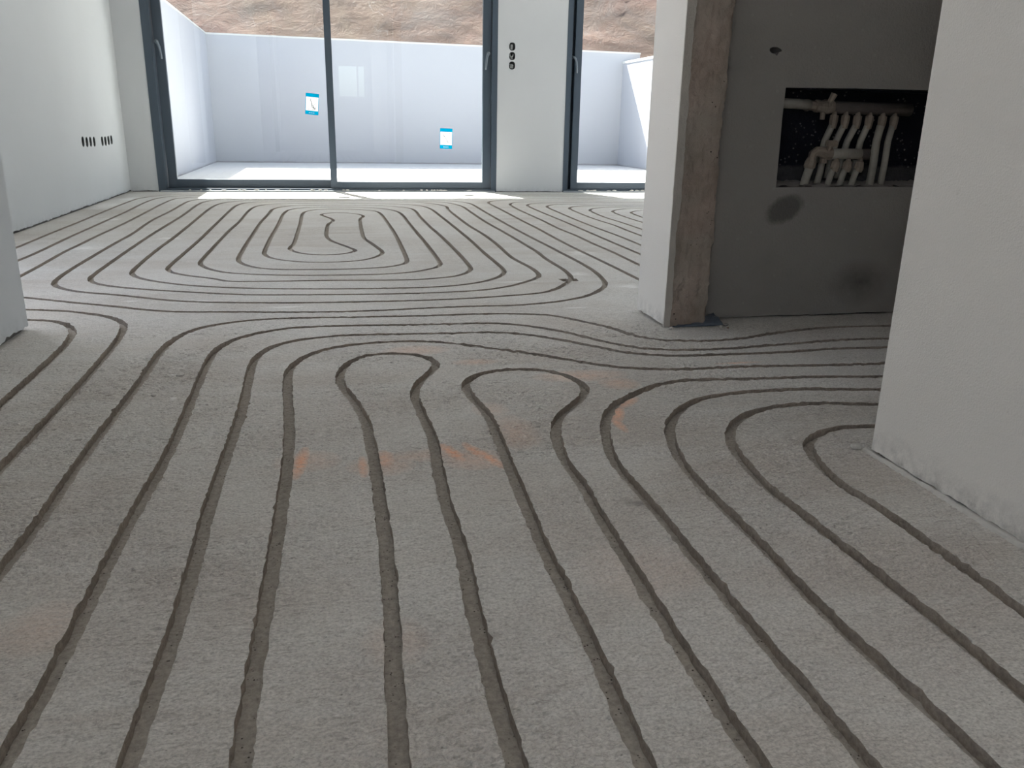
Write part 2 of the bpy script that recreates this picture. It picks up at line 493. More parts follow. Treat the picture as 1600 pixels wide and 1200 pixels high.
# ------------------------------------------------------------------ floor with milled grooves (metres, traced once on the plan)
GROOVES = [
  # spiral
  [(-1.380,3.000),(-1.202,2.931),(-1.026,2.872),(-0.952,2.842),(-0.913,2.822),(-0.797,2.753),(-0.678,2.689),(-0.554,2.613),(-0.517,2.594),(-0.478,2.578),(-0.415,2.563),(-0.304,2.549),(-0.098,2.518),(-0.016,2.511),(0.072,2.509),(0.153,2.512),(0.269,2.525),(0.352,2.530),(0.436,2.533),(0.537,2.530),(0.577,2.533),(0.618,2.540),(0.679,2.556),(0.719,2.571),(0.758,2.589),(0.818,2.627),(0.852,2.658),(0.895,2.708),(0.943,2.779),(0.963,2.820),(0.979,2.865),(0.990,2.912),(1.006,3.005),(1.020,3.135),(1.024,3.285),(1.015,3.830),(1.006,4.199),(1.001,4.562),(1.000,5.362),(1.005,5.923),(1.002,5.981),(0.996,6.020),(0.985,6.059),(0.970,6.097),(0.953,6.131),(0.932,6.164),(0.905,6.195),(0.890,6.208),(0.861,6.227),(0.834,6.239),(0.754,6.259),(0.676,6.271),(0.565,6.282),(0.172,6.304),(0.078,6.311),(-0.002,6.321),(-0.159,6.347),(-0.239,6.356),(-0.367,6.364),(-0.481,6.367),(-0.585,6.365),(-0.659,6.357),(-0.700,6.347),(-0.720,6.339),(-0.755,6.319),(-0.784,6.290),(-0.796,6.273),(-0.817,6.236),(-0.838,6.177),(-0.848,6.115),(-0.855,5.906),(-0.848,5.304),(-0.858,4.485),(-0.858,4.066),(-0.848,3.270),(-0.842,3.180),(-0.831,3.136),(-0.824,3.115),(-0.802,3.076),(-0.771,3.041),(-0.735,3.010),(-0.681,2.975),(-0.622,2.944),(-0.542,2.907),(-0.320,2.819),(-0.260,2.803),(-0.198,2.794),(-0.004,2.774),(0.127,2.765),(0.257,2.762),(0.363,2.766),(0.469,2.780),(0.530,2.798),(0.551,2.808),(0.591,2.832),(0.628,2.860),(0.661,2.890),(0.739,2.977),(0.764,3.017),(0.773,3.039),(0.782,3.085),(0.787,3.174),(0.784,3.258),(0.770,3.426),(0.766,3.513),(0.769,3.630),(0.781,3.897),(0.784,4.104),(0.783,4.308),(0.771,4.683),(0.775,5.310),(0.780,5.555),(0.785,5.637),(0.797,5.743),(0.797,5.801),(0.784,5.863),(0.753,5.946),(0.722,6.004),(0.682,6.056),(0.650,6.085),(0.616,6.106),(0.561,6.126),(0.498,6.138),(0.307,6.160),(0.123,6.172),(-0.039,6.185),(-0.123,6.187),(-0.229,6.182),(-0.360,6.167),(-0.418,6.156),(-0.456,6.145),(-0.497,6.128),(-0.533,6.103),(-0.548,6.088),(-0.568,6.055),(-0.581,6.017),(-0.593,5.951),(-0.602,5.868),(-0.606,5.793),(-0.606,4.179),(-0.613,3.586),(-0.614,3.385),(-0.609,3.342),(-0.595,3.296),(-0.585,3.275),(-0.561,3.240),(-0.517,3.195),(-0.411,3.114),(-0.373,3.071),(-0.359,3.062),(-0.323,3.052),(-0.189,3.042),(-0.042,3.039),(0.220,3.016),(0.263,3.015),(0.303,3.017),(0.343,3.026),(0.386,3.039),(0.429,3.056),(0.448,3.067),(0.465,3.081),(0.492,3.113),(0.514,3.149),(0.531,3.190),(0.538,3.211),(0.544,3.256),(0.553,3.584),(0.554,4.181),(0.546,4.605),(0.545,4.852),(0.546,5.163),(0.554,5.463),(0.551,5.570),(0.545,5.627),(0.536,5.666),(0.522,5.703),(0.499,5.739),(0.453,5.789),(0.404,5.828),(0.369,5.848),(0.313,5.870),(0.272,5.880),(0.207,5.890),(0.005,5.909),(-0.081,5.912),(-0.122,5.908),(-0.165,5.900),(-0.205,5.885),(-0.223,5.875),(-0.240,5.863),(-0.271,5.832),(-0.307,5.780),(-0.323,5.744),(-0.337,5.706),(-0.350,5.646),(-0.357,5.568),(-0.360,5.369),(-0.375,4.915),(-0.377,4.654),(-0.374,3.583),(-0.367,3.519),(-0.356,3.473),(-0.340,3.432),(-0.320,3.395),(-0.294,3.358),(-0.261,3.325),(-0.225,3.304),(-0.185,3.291),(-0.119,3.282),(0.034,3.274),(0.099,3.279),(0.168,3.292),(0.209,3.305),(0.245,3.327),(0.278,3.361),(0.291,3.382),(0.301,3.405),(0.309,3.449),(0.313,3.504),(0.329,4.292),(0.328,4.748),(0.323,5.179),(0.320,5.314),(0.310,5.431),(0.302,5.470),(0.295,5.488),(0.286,5.505),(0.260,5.538),(0.229,5.566),(0.194,5.590),(0.155,5.609),(0.134,5.616),(0.063,5.631),(0.018,5.633),(-0.003,5.630),(-0.043,5.619),(-0.061,5.609),(-0.078,5.596),(-0.106,5.563),(-0.127,5.524),(-0.135,5.504),(-0.146,5.465),(-0.154,5.404),(-0.160,5.271),(-0.158,4.903),(-0.165,4.046),(-0.167,3.990),(-0.177,3.901),(-0.179,3.856),(-0.176,3.832),(-0.165,3.785),(-0.146,3.741),(-0.134,3.720),(-0.119,3.700),(-0.101,3.683),(-0.080,3.669),(-0.058,3.659),(-0.036,3.654),(-0.013,3.653),(0.009,3.656),(0.030,3.662),(0.049,3.672),(0.067,3.686),(0.082,3.703),(0.094,3.723),(0.103,3.745),(0.107,3.767),(0.106,3.788),(0.102,3.807),(0.019,4.054),(0.007,4.095),(-0.002,4.135),(-0.011,4.193),(-0.016,4.309),(-0.009,4.714),(-0.004,4.796),(0.021,4.939),(0.024,4.995),(0.015,5.057),(-0.034,5.228),(-0.043,5.269),(-0.044,5.290),(-0.042,5.310),(-0.036,5.332),(-0.025,5.352),(-0.011,5.369),(0.006,5.383),(0.026,5.394),(0.046,5.401),(0.066,5.403),(0.085,5.400),(0.104,5.391),(0.140,5.363),(0.168,5.329),(0.178,5.311),(0.194,5.272),(0.203,5.232),(0.205,5.212),(0.204,5.173),(0.184,5.073),(0.178,4.996),(0.164,4.209),(0.168,4.148),(0.188,4.020),(0.223,3.750),(0.224,3.689),(0.217,3.649),(0.194,3.586),(0.171,3.543),(0.141,3.504),(0.123,3.488),(0.102,3.476),(0.081,3.467),(0.033,3.456),(0.008,3.453),(-0.042,3.453),(-0.090,3.461),(-0.135,3.479),(-0.175,3.507),(-0.208,3.538),(-0.233,3.572),(-0.253,3.608),(-0.267,3.646),(-0.279,3.706),(-0.282,3.765),(-0.284,4.115),(-0.275,4.830),(-0.274,5.279),(-0.271,5.387),(-0.264,5.482),(-0.258,5.545),(-0.250,5.583),(-0.230,5.638),(-0.209,5.675),(-0.196,5.691),(-0.182,5.706),(-0.150,5.730),(-0.133,5.739),(-0.094,5.754),(-0.053,5.764),(-0.012,5.771),(0.050,5.774),(0.091,5.771),(0.153,5.762),(0.193,5.753),(0.233,5.741),(0.271,5.723),(0.307,5.697),(0.340,5.666),(0.380,5.612),(0.400,5.572),(0.422,5.510),(0.435,5.449),(0.442,5.384),(0.447,5.285),(0.449,5.172),(0.446,4.786),(0.447,3.852),(0.439,3.390),(0.435,3.348),(0.424,3.309),(0.405,3.272),(0.392,3.255),(0.345,3.208),(0.311,3.184),(0.291,3.174),(0.271,3.166),(0.226,3.153),(0.181,3.146),(0.138,3.144),(0.008,3.144),(-0.077,3.150),(-0.183,3.166),(-0.246,3.182),(-0.313,3.206),(-0.358,3.227),(-0.396,3.253),(-0.437,3.301),(-0.461,3.338),(-0.481,3.377),(-0.502,3.435),(-0.512,3.494),(-0.514,3.573),(-0.507,4.471),(-0.504,4.629),(-0.494,4.916),(-0.492,5.570),(-0.483,5.739),(-0.474,5.804),(-0.465,5.845),(-0.451,5.885),(-0.433,5.922),(-0.409,5.955),(-0.395,5.971),(-0.362,5.998),(-0.325,6.022),(-0.305,6.032),(-0.264,6.046),(-0.222,6.055),(-0.178,6.059),(0.037,6.064),(0.139,6.057),(0.260,6.034),(0.383,6.001),(0.468,5.974),(0.525,5.949),(0.558,5.928),(0.573,5.914),(0.599,5.884),(0.629,5.830),(0.648,5.771),(0.663,5.685),(0.672,5.568),(0.677,5.089),(0.679,4.575),(0.678,4.070),(0.671,3.676),(0.668,3.232),(0.660,3.150),(0.655,3.128),(0.641,3.087),(0.622,3.048),(0.597,3.011),(0.553,2.961),(0.518,2.933),(0.480,2.909),(0.441,2.891),(0.399,2.877),(0.337,2.864),(0.291,2.861),(0.229,2.861),(0.067,2.867),(-0.086,2.884),(-0.210,2.904),(-0.309,2.928),(-0.413,2.964),(-0.472,2.991),(-0.508,3.012),(-0.542,3.035),(-0.591,3.073),(-0.624,3.103),(-0.655,3.137),(-0.682,3.173),(-0.694,3.192),(-0.712,3.234),(-0.724,3.276),(-0.730,3.338),(-0.740,3.841),(-0.736,4.357),(-0.746,5.606),(-0.744,5.739),(-0.737,5.893),(-0.729,5.974),(-0.713,6.059),(-0.700,6.100),(-0.683,6.138),(-0.648,6.189),(-0.619,6.218),(-0.603,6.230),(-0.586,6.240),(-0.548,6.255),(-0.484,6.265),(-0.363,6.273),(-0.042,6.278),(0.059,6.277),(0.281,6.264),(0.431,6.248),(0.531,6.231),(0.628,6.202),(0.689,6.178),(0.728,6.159),(0.779,6.129),(0.808,6.107),(0.833,6.080),(0.844,6.064),(0.862,6.025),(0.874,5.983),(0.893,5.904),(0.904,5.842),(0.909,5.786),(0.911,5.713),(0.905,5.366),(0.900,4.840),(0.911,4.295),(0.917,3.712),(0.916,3.637),(0.906,3.462),(0.906,3.163),(0.897,3.055),(0.883,2.983),(0.867,2.936),(0.856,2.915),(0.806,2.831),(0.778,2.790),(0.747,2.755),(0.714,2.728),(0.679,2.711),(0.639,2.699),(0.489,2.666),(0.379,2.652),(0.245,2.645),(-0.008,2.651),(-0.139,2.660),(-0.224,2.672),(-0.351,2.695),(-0.434,2.716),(-0.475,2.731),(-0.534,2.760),(-0.683,2.853),(-0.776,2.900),(-0.810,2.920),(-0.843,2.946),(-0.874,2.976),(-0.901,3.012),(-0.913,3.032),(-0.931,3.074),(-0.941,3.115),(-0.952,3.220),(-0.956,3.322),(-0.959,3.465),(-0.960,4.082),(-0.956,4.432),(-0.969,4.848),(-0.972,5.046),(-0.957,5.537),(-0.956,5.949),(-0.952,6.176),(-0.944,6.238),(-0.926,6.303),(-0.907,6.342),(-0.895,6.357),(-0.880,6.370),(-0.844,6.390),(-0.788,6.412),(-0.729,6.432),(-0.665,6.450),(-0.568,6.467),(-0.458,6.473),(-0.183,6.477),(0.043,6.477),(0.932,6.470),(3.200,6.460)],
  # S1
  [(1.133,2.620),(1.132,3.183),(1.122,3.919),(1.132,4.530),(1.131,4.845),(1.138,5.572),(1.139,5.998),(1.144,6.061),(1.152,6.101),(1.166,6.140),(1.184,6.177),(1.196,6.193),(1.224,6.225),(1.257,6.251),(1.275,6.262),(1.293,6.271),(1.332,6.282),(1.410,6.290),(3.300,6.289)],
  # S2
  [(1.256,2.620),(1.256,3.229),(1.263,3.584),(1.258,3.908),(1.262,4.200),(1.251,4.494),(1.258,4.925),(1.257,5.543),(1.265,5.783),(1.273,5.889),(1.286,5.963),(1.299,6.002),(1.318,6.042),(1.342,6.077),(1.373,6.103),(1.413,6.120),(1.457,6.126),(1.598,6.121),(3.300,6.121)],
  # S3
  [(1.371,2.620),(1.370,3.898),(1.377,4.795),(1.374,5.400),(1.379,5.750),(1.382,5.809),(1.387,5.847),(1.396,5.885),(1.418,5.942),(1.440,5.974),(1.454,5.988),(1.489,6.012),(1.509,6.021),(1.554,6.033),(1.613,6.039),(3.300,6.038)],
  # S4
  [(1.480,2.620),(1.479,3.749),(1.485,4.130),(1.476,4.637),(1.479,5.057),(1.487,5.354),(1.500,5.714),(1.513,5.778),(1.530,5.820),(1.540,5.839),(1.565,5.874),(1.594,5.902),(1.611,5.913),(1.630,5.922),(1.672,5.929),(3.300,5.929)],
  # S5
  [(1.615,2.620),(1.614,4.351),(1.623,4.633),(1.609,4.935),(1.608,5.117),(1.614,5.323),(1.628,5.574),(1.638,5.637),(1.662,5.697),(1.685,5.733),(1.698,5.749),(1.729,5.776),(1.746,5.787),(1.783,5.803),(1.803,5.808),(1.843,5.814),(2.004,5.818),(3.300,5.817)],
  # S6
  [(1.715,2.620),(1.716,4.710),(1.714,4.829),(1.706,4.996),(1.706,5.081),(1.714,5.256),(1.731,5.438),(1.742,5.496),(1.765,5.556),(1.788,5.596),(1.817,5.630),(1.834,5.645),(1.871,5.669),(1.912,5.687),(1.954,5.699),(2.043,5.713),(2.165,5.719),(2.353,5.717),(3.300,5.717)],
  # S7
  [(1.848,2.620),(1.849,4.621),(1.845,5.015),(1.851,5.189),(1.861,5.332),(1.871,5.396),(1.885,5.436),(1.917,5.491),(1.944,5.524),(1.976,5.555),(2.012,5.581),(2.031,5.591),(2.051,5.599),(2.092,5.607),(2.232,5.609),(3.300,5.608)],
  # S8
  [(1.952,2.620),(1.949,4.945),(1.954,5.098),(1.966,5.267),(1.973,5.312),(1.987,5.352),(2.019,5.403),(2.046,5.435),(2.078,5.463),(2.113,5.484),(2.130,5.490),(2.165,5.495),(2.202,5.496),(2.378,5.489),(3.300,5.488)],
  # G1
  [(-1.335,3.150),(-1.335,3.964),(-1.338,4.437),(-1.334,4.963),(-1.336,5.376),(-1.333,6.046),(-1.326,6.330),(-1.319,6.406),(-1.309,6.463),(-1.291,6.523),(-1.269,6.578),(-1.242,6.632),(-1.197,6.701),(-1.157,6.754),(-1.127,6.783),(-1.092,6.804),(-1.054,6.817),(-1.002,6.827),(-0.935,6.830),(-0.650,6.821),(-0.488,6.820),(3.200,6.820)],
  # G2
  [(-1.214,3.150),(-1.214,3.552),(-1.208,3.804),(-1.213,4.278),(-1.208,5.522),(-1.217,6.014),(-1.213,6.254),(-1.209,6.336),(-1.203,6.393),(-1.192,6.452),(-1.181,6.491),(-1.166,6.529),(-1.144,6.567),(-1.116,6.604),(-1.085,6.635),(-1.069,6.648),(-1.032,6.668),(-0.981,6.685),(-0.914,6.694),(-0.814,6.698),(-0.297,6.703),(0.474,6.700),(3.200,6.700)],
  # G3
  [(-1.089,3.150),(-1.095,3.522),(-1.105,3.856),(-1.101,4.066),(-1.100,4.343),(-1.091,4.666),(-1.086,4.948),(-1.089,5.879),(-1.086,6.139),(-1.079,6.320),(-1.069,6.393),(-1.057,6.432),(-1.037,6.473),(-1.009,6.508),(-0.994,6.522),(-0.977,6.534),(-0.947,6.548),(-0.898,6.560),(-0.841,6.568),(-0.751,6.576),(-0.588,6.586),(-0.408,6.591),(-0.186,6.592),(0.474,6.585),(3.200,6.585)],
  # K1
  [(-1.300,2.687),(-1.038,2.672),(-0.941,2.664),(-0.865,2.651),(-0.800,2.632),(-0.757,2.613),(-0.716,2.589),(-0.678,2.562),(-0.644,2.535),(-0.616,2.504),(-0.592,2.467),(-0.574,2.425),(-0.568,2.403),(-0.557,2.334),(-0.550,2.253),(-0.544,2.077),(-0.541,1.916),(-0.541,1.589),(-0.544,1.335),(-0.544,-0.900)],
  # K2
  [(-1.300,2.547),(-0.925,2.527),(-0.858,2.519),(-0.800,2.503),(-0.764,2.485),(-0.749,2.472),(-0.723,2.441),(-0.696,2.386),(-0.679,2.326),(-0.670,2.261),(-0.665,2.200),(-0.659,1.953),(-0.659,-0.900)],
  # J1
  [(-0.427,-0.900),(-0.427,0.998),(-0.423,1.183),(-0.426,1.423),(-0.420,1.875),(-0.422,2.084),(-0.416,2.188),(-0.406,2.248),(-0.387,2.307),(-0.366,2.343),(-0.353,2.358),(-0.321,2.386),(-0.263,2.417),(-0.220,2.431),(-0.154,2.439),(-0.063,2.438),(0.070,2.429),(0.268,2.420),(0.424,2.422),(0.510,2.414),(0.573,2.401),(0.612,2.389),(0.630,2.380),(0.647,2.369),(0.676,2.338),(0.756,2.225),(0.777,2.183),(0.811,2.098),(0.823,2.079),(0.837,2.062),(0.853,2.048),(0.891,2.028),(0.912,2.022),(0.956,2.014),(1.025,2.013),(1.072,2.019),(1.116,2.030),(1.222,2.067),(1.302,2.090),(1.365,2.101),(1.433,2.108),(1.500,2.108),(1.608,2.102),(1.681,2.100),(2.500,2.101)],
  # J2
  [(-0.308,-0.900),(-0.308,0.642),(-0.301,0.801),(-0.299,1.131),(-0.292,1.308),(-0.289,1.453),(-0.295,2.055),(-0.287,2.124),(-0.273,2.169),(-0.252,2.211),(-0.223,2.248),(-0.188,2.279),(-0.147,2.303),(-0.105,2.318),(-0.062,2.323),(0.049,2.322),(0.282,2.304),(0.391,2.302),(0.436,2.297),(0.458,2.292),(0.480,2.284),(0.518,2.265),(0.551,2.242),(0.582,2.214),(0.611,2.183),(0.638,2.148),(0.713,2.032),(0.743,1.997),(0.760,1.981),(0.777,1.968),(0.814,1.949),(0.853,1.938),(0.895,1.931),(0.960,1.927),(1.024,1.929),(1.345,1.966),(1.385,1.969),(1.576,1.960),(2.500,1.961)],
  # J3
  [(-0.199,-0.900),(-0.199,0.612),(-0.191,0.912),(-0.194,1.211),(-0.187,1.607),(-0.192,1.960),(-0.187,2.023),(-0.178,2.063),(-0.162,2.104),(-0.135,2.143),(-0.119,2.158),(-0.082,2.182),(-0.040,2.197),(0.024,2.210),(0.088,2.210),(0.286,2.196),(0.372,2.195),(0.416,2.191),(0.437,2.186),(0.458,2.180),(0.498,2.161),(0.550,2.123),(0.626,2.045),(0.710,1.946),(0.739,1.921),(0.755,1.911),(0.791,1.895),(0.830,1.884),(0.871,1.878),(1.091,1.871),(1.157,1.873),(1.283,1.884),(1.435,1.876),(1.509,1.874),(2.500,1.875)],
  # J4
  [(-0.100,-0.900),(-0.100,0.681),(-0.092,1.007),(-0.089,1.436),(-0.107,1.857),(-0.101,1.921),(-0.085,1.982),(-0.065,2.022),(-0.036,2.059),(-0.019,2.074),(0.021,2.099),(0.042,2.108),(0.084,2.118),(0.126,2.123),(0.168,2.123),(0.210,2.120),(0.251,2.109),(0.270,2.101),(0.309,2.079),(0.421,2.001),(0.509,1.932),(0.608,1.842),(0.643,1.816),(0.663,1.804),(0.708,1.786),(0.754,1.773),(0.799,1.764),(0.966,1.762),(1.212,1.740),(1.349,1.734),(2.500,1.734)],
  # P1
  [(0.038,-0.900),(0.038,0.566),(0.053,0.937),(0.056,1.274),(0.053,1.454),(0.050,1.525),(0.036,1.631),(0.010,1.766),(0.008,1.833),(0.014,1.882),(0.020,1.907),(0.038,1.952),(0.051,1.972),(0.068,1.990),(0.089,2.002),(0.112,2.008),(0.135,2.008),(0.157,2.004),(0.176,1.996),(0.194,1.985),(0.209,1.971),(0.222,1.953),(0.230,1.931),(0.234,1.906),(0.231,1.881),(0.223,1.856),(0.184,1.770),(0.170,1.726),(0.162,1.679),(0.159,1.635),(0.166,1.428),(0.154,1.165),(0.154,0.972),(0.146,0.835),(0.142,0.627),(0.142,-0.900)],
  # P2
  [(0.257,-0.900),(0.257,0.572),(0.263,0.743),(0.267,1.010),(0.289,1.482),(0.289,1.533),(0.276,1.652),(0.275,1.702),(0.278,1.725),(0.285,1.746),(0.295,1.765),(0.307,1.782),(0.322,1.797),(0.340,1.809),(0.361,1.817),(0.383,1.823),(0.408,1.824),(0.434,1.822),(0.459,1.814),(0.481,1.801),(0.500,1.782),(0.514,1.760),(0.525,1.736),(0.532,1.711),(0.534,1.686),(0.533,1.661),(0.527,1.639),(0.519,1.618),(0.497,1.582),(0.433,1.495),(0.413,1.454),(0.400,1.410),(0.390,1.366),(0.378,1.277),(0.378,1.167),(0.371,1.040),(0.358,0.609),(0.362,0.474),(0.361,-0.900)],
  # Q1
  [(2.500,1.633),(1.568,1.633),(1.304,1.631),(1.232,1.636),(1.110,1.654),(0.922,1.667),(0.829,1.676),(0.783,1.677),(0.737,1.670),(0.714,1.662),(0.693,1.650),(0.617,1.593),(0.568,1.545),(0.541,1.509),(0.530,1.490),(0.512,1.450),(0.496,1.407),(0.472,1.317),(0.464,1.272),(0.460,1.227),(0.461,1.031),(0.456,0.799),(0.458,0.597),(0.456,0.466),(0.457,-0.900)],
  # Q2
  [(2.500,1.544),(1.498,1.544),(1.250,1.541),(1.181,1.545),(1.013,1.574),(0.945,1.578),(0.897,1.577),(0.829,1.569),(0.787,1.558),(0.767,1.550),(0.748,1.541),(0.714,1.517),(0.698,1.503),(0.670,1.470),(0.645,1.434),(0.625,1.397),(0.608,1.359),(0.595,1.317),(0.576,1.231),(0.567,1.131),(0.566,0.947),(0.559,0.783),(0.566,0.494),(0.566,-0.900)],
  # Q3
  [(2.500,1.449),(1.425,1.449),(1.176,1.445),(1.143,1.446),(1.107,1.452),(1.043,1.469),(0.998,1.478),(0.953,1.480),(0.890,1.472),(0.833,1.452),(0.798,1.431),(0.782,1.418),(0.753,1.388),(0.728,1.351),(0.717,1.331),(0.699,1.287),(0.685,1.220),(0.673,1.134),(0.672,1.111),(0.680,0.700),(0.675,0.519),(0.677,-0.900)],
  # Q4
  [(2.500,1.332),(1.336,1.332),(1.099,1.330),(1.050,1.331),(0.973,1.337),(0.951,1.336),(0.910,1.323),(0.870,1.298),(0.853,1.281),(0.838,1.261),(0.818,1.216),(0.802,1.145),(0.797,1.097),(0.804,1.009),(0.803,0.885),(0.797,0.664),(0.798,-0.900)],
]

GW, GD = 0.0205, 0.0155

def catmull(P, step):
    P = [Vector(p) for p in P]
    Q = [P[0]]
    for p in P[1:]:
        if (p-Q[-1]).length > .004:
            Q.append(p)
    P = Q
    n = len(P)
    out = []
    for i in range(n-1):
        p0, p1, p2, p3 = P[max(i-1, 0)], P[i], P[i+1], P[min(i+2, n-1)]
        d0, d1, d2 = [max(v.length**.5, 1e-3) for v in (p1-p0, p2-p1, p3-p2)]
        m1 = (p2-p1) if i == 0 else ((p1-p0)/d0-(p2-p0)/(d0+d1)+(p2-p1)/d1)*d1
        m2 = (p2-p1) if i == n-2 else ((p2-p1)/d1-(p3-p1)/(d1+d2)+(p3-p2)/d2)*d1
        st = step if p1.y > 2.9 else 0.011
        k = max(1, int((p2-p1).length/st))
        for q in range(k):
            t = q/k
            out.append((2*t**3-3*t*t+1)*p1+(t**3-2*t*t+t)*m1+(-2*t**3+3*t*t)*p2+(t**3-t*t)*m2)
    out.append(P[-1])
    return out

def build_floor():
    X0, X1, Y0, Y1 = -1.75, 4.75, -3.15, 7.29
    pts = [Vector((X0, Y0)), Vector((X1, Y0)), Vector((X1, Y1)), Vector((X0, Y1))]
    edges = [(0, 1), (1, 2), (2, 3), (3, 0)]
    faces_in = []
    rg = random.Random(11)
    def quadstrip(c, w, jit):
        n = len(c)
        L, Rr = [], []
        for i in range(n):
            d = (c[min(i+1, n-1)]-c[max(i-1, 0)]).normalized()
            nn = Vector((-d.y, d.x))
            near = c[i].y < 2.9
            j = jit if near else jit*.5
            wob = 0.0006*noise.noise(Vector((c[i].x*12, c[i].y*12, 0)))
            # chipped edge: mostly crisp, now and then a grain broken out
            chipL = rg.uniform(0, .004) if (near and rg.random() < .10 and .1 < noise.noise(Vector((c[i].x*3, c[i].y*3, 7)))) else 0
            chipR = rg.uniform(0, .004) if (near and rg.random() < .10 and .1 < noise.noise(Vector((c[i].x*3, c[i].y*3, 9)))) else 0
            L.append(c[i]+nn*(w/2+wob+rg.uniform(-j, j)+chipL))
            Rr.append(c[i]-nn*(w/2+wob+rg.uniform(-j, j)+chipR))
        s = len(pts)
        pts.extend(L); pts.extend(Rr)
        for i in range(n-1):
            faces_in.append((s+i, s+n+i, s+n+i+1, s+i+1))
    for g in GROOVES:
        quadstrip(catmull(g, 0.035), GW, 0.0014)
    # two chiselled pockets where one bend was cut short
    for cx, cy, a, b, an in ((0.848, 2.945, .016, .026, .1), (0.884, 2.945, .014, .024, -.1)):
        s = len(pts)
        for du, dv in ((-a, -b), (a, -b), (a, b), (-a, b)):
            pts.append(Vector((cx+du*math.cos(an)-dv*math.sin(an), cy+du*math.sin(an)+dv*math.cos(an))))
        faces_in.append((s, s+1, s+2, s+3))
    # fine raised grain of the milled surface near the camera: extra points that carry real height
    y = 0.36
    while y < 2.75:
        sp = 0.0021 if y < .95 else (0.0021+(y-.95)*.0030)
        xl = max(-.80, -.10-.42*y); xr = min(.925 if y < 1.2 or y > 2.18 else 1.75, .16+.80*y)
        n = int((xr-xl)/(sp*1.15))
        for i in range(n):
            pts.append(Vector((xl+(xr-xl)*(i+.5+rg.uniform(-.38, .38))/n, y+rg.uniform(-.34, .34)*sp)))
        y += sp
    vs, es, fs, ov, oe, of = delaunay_2d_cdt(pts, edges, faces_in, 0, 1e-6)
    nz = noise.noise
    def grain(x, y):
        if y > 2.75 or y < .3 or x < -.85 or x > 1.8:
            return 0.0
        k = min(1, (2.75-y)/.6)*min(1, (y-.3)/.1)
        rough = .30+.85*max(0, min(1, .5+1.3*nz(Vector((x*4.1, y*6.3, 4)))))
        w = 1.3*nz(Vector((x*16, y*16, 9)))
        a = nz(Vector((x*92+w, y*165+w+x*10, 0)))
        b = nz(Vector((x*215, y*300, 3)))
        return k*rough*(.0034*a+.0015*b)-.0005
    top = {}
    bot = {}
    V, F, FM = [], [], []
    def tv(i):
        if i not in top:
            top[i] = len(V); V.append((vs[i].x, vs[i].y, grain(vs[i].x, vs[i].y)))
        return top[i]
    def bv(i):
        if i not in bot:
            bot[i] = len(V); V.append((vs[i].x, vs[i].y, -GD))
        return bot[i]
    eset = {}
    for f, src in zip(fs, of):
        g = len(src) > 0
        f = list(f)
        a, b, c = vs[f[0]], vs[f[1]], vs[f[2]]
        if (b-a).cross(c-a) < 0 if hasattr((b-a), 'cross') else False:
            f.reverse()
        F.append([bv(i) for i in f] if g else [tv(i) for i in f])
        FM.append(2 if g else 0)
        for i in range(len(f)):
            eset[(f[i], f[(i+1) % len(f)])] = g
    for (i, j), g in eset.items():
        if g and eset.get((j, i)) is False:
            F.append([tv(j), bv(j), bv(i), tv(i)][::-1] if False else [bv(i), bv(j), tv(j), tv(i)][::-1])
            FM.append(1)
    o = link_mesh('floor', V, F, [M['screed'], M['groove_wall'], M['groove_floor']], fmat=FM)
    tag(o, kind='structure', label='grey milled screed floor cut with looping pipe grooves')
    return o
build_floor()
bm = bmesh.new()
add_box(bm, -1.75, 4.75, -3.15, 7.29, -0.20, -0.03)
tag(bm_obj('floor_slab', bm, M['core']), kind='structure')

# ------------------------------------------------------------------ walls
def wall(name, verts, faces, mat, core=None, label=None, smooth=False):
    o = link_mesh(name, verts, faces, mat)
    tag(o, kind='structure', label=label)
    if core:
        b = bmesh.new()
        for c in core:
            add_box(b, *c)
        bm_obj('mortar_core', b, M['core'], o)
    return o

PT = 0.011   # plaster thickness
# left wall of the big room, with eight box holes
SOCK = [5.872, 5.962, 6.052, 6.142, 6.354, 6.442, 6.530, 6.618]
sockz = [.398, .394, .394, .392, .390, .389, .391, .394]
v, f = [], []
holes = [round_hole(y, z, .030, .0325) for y, z in zip(SOCK, sockz)]
panel((XL, 0, 0), (0, 1, 0), (1, 0, 0), jag_bottom(4.02, 7.04, .02, .002, .021)+[(7.04, CEIL), (2.2, CEIL), (2.2, 0), (2.48, 0), (2.48, 2.3), (4.02, 2.3)], holes, .05, v, f)  # doorway-sized gap hidden by the near partition, added to let in light
wall('wall_left', v, f, M['plaster'], [(XL-.25, XL-.052, 4.02, 7.29, -.02, CEIL), (XL-.25, XL-.052, 2.2, 2.48, -.02, CEIL), (XL-.25, XL-.052, 2.48, 4.02, 2.3, CEIL), (XL-.052, XL-PT, 4.03, 7.03, -.02, .30)])

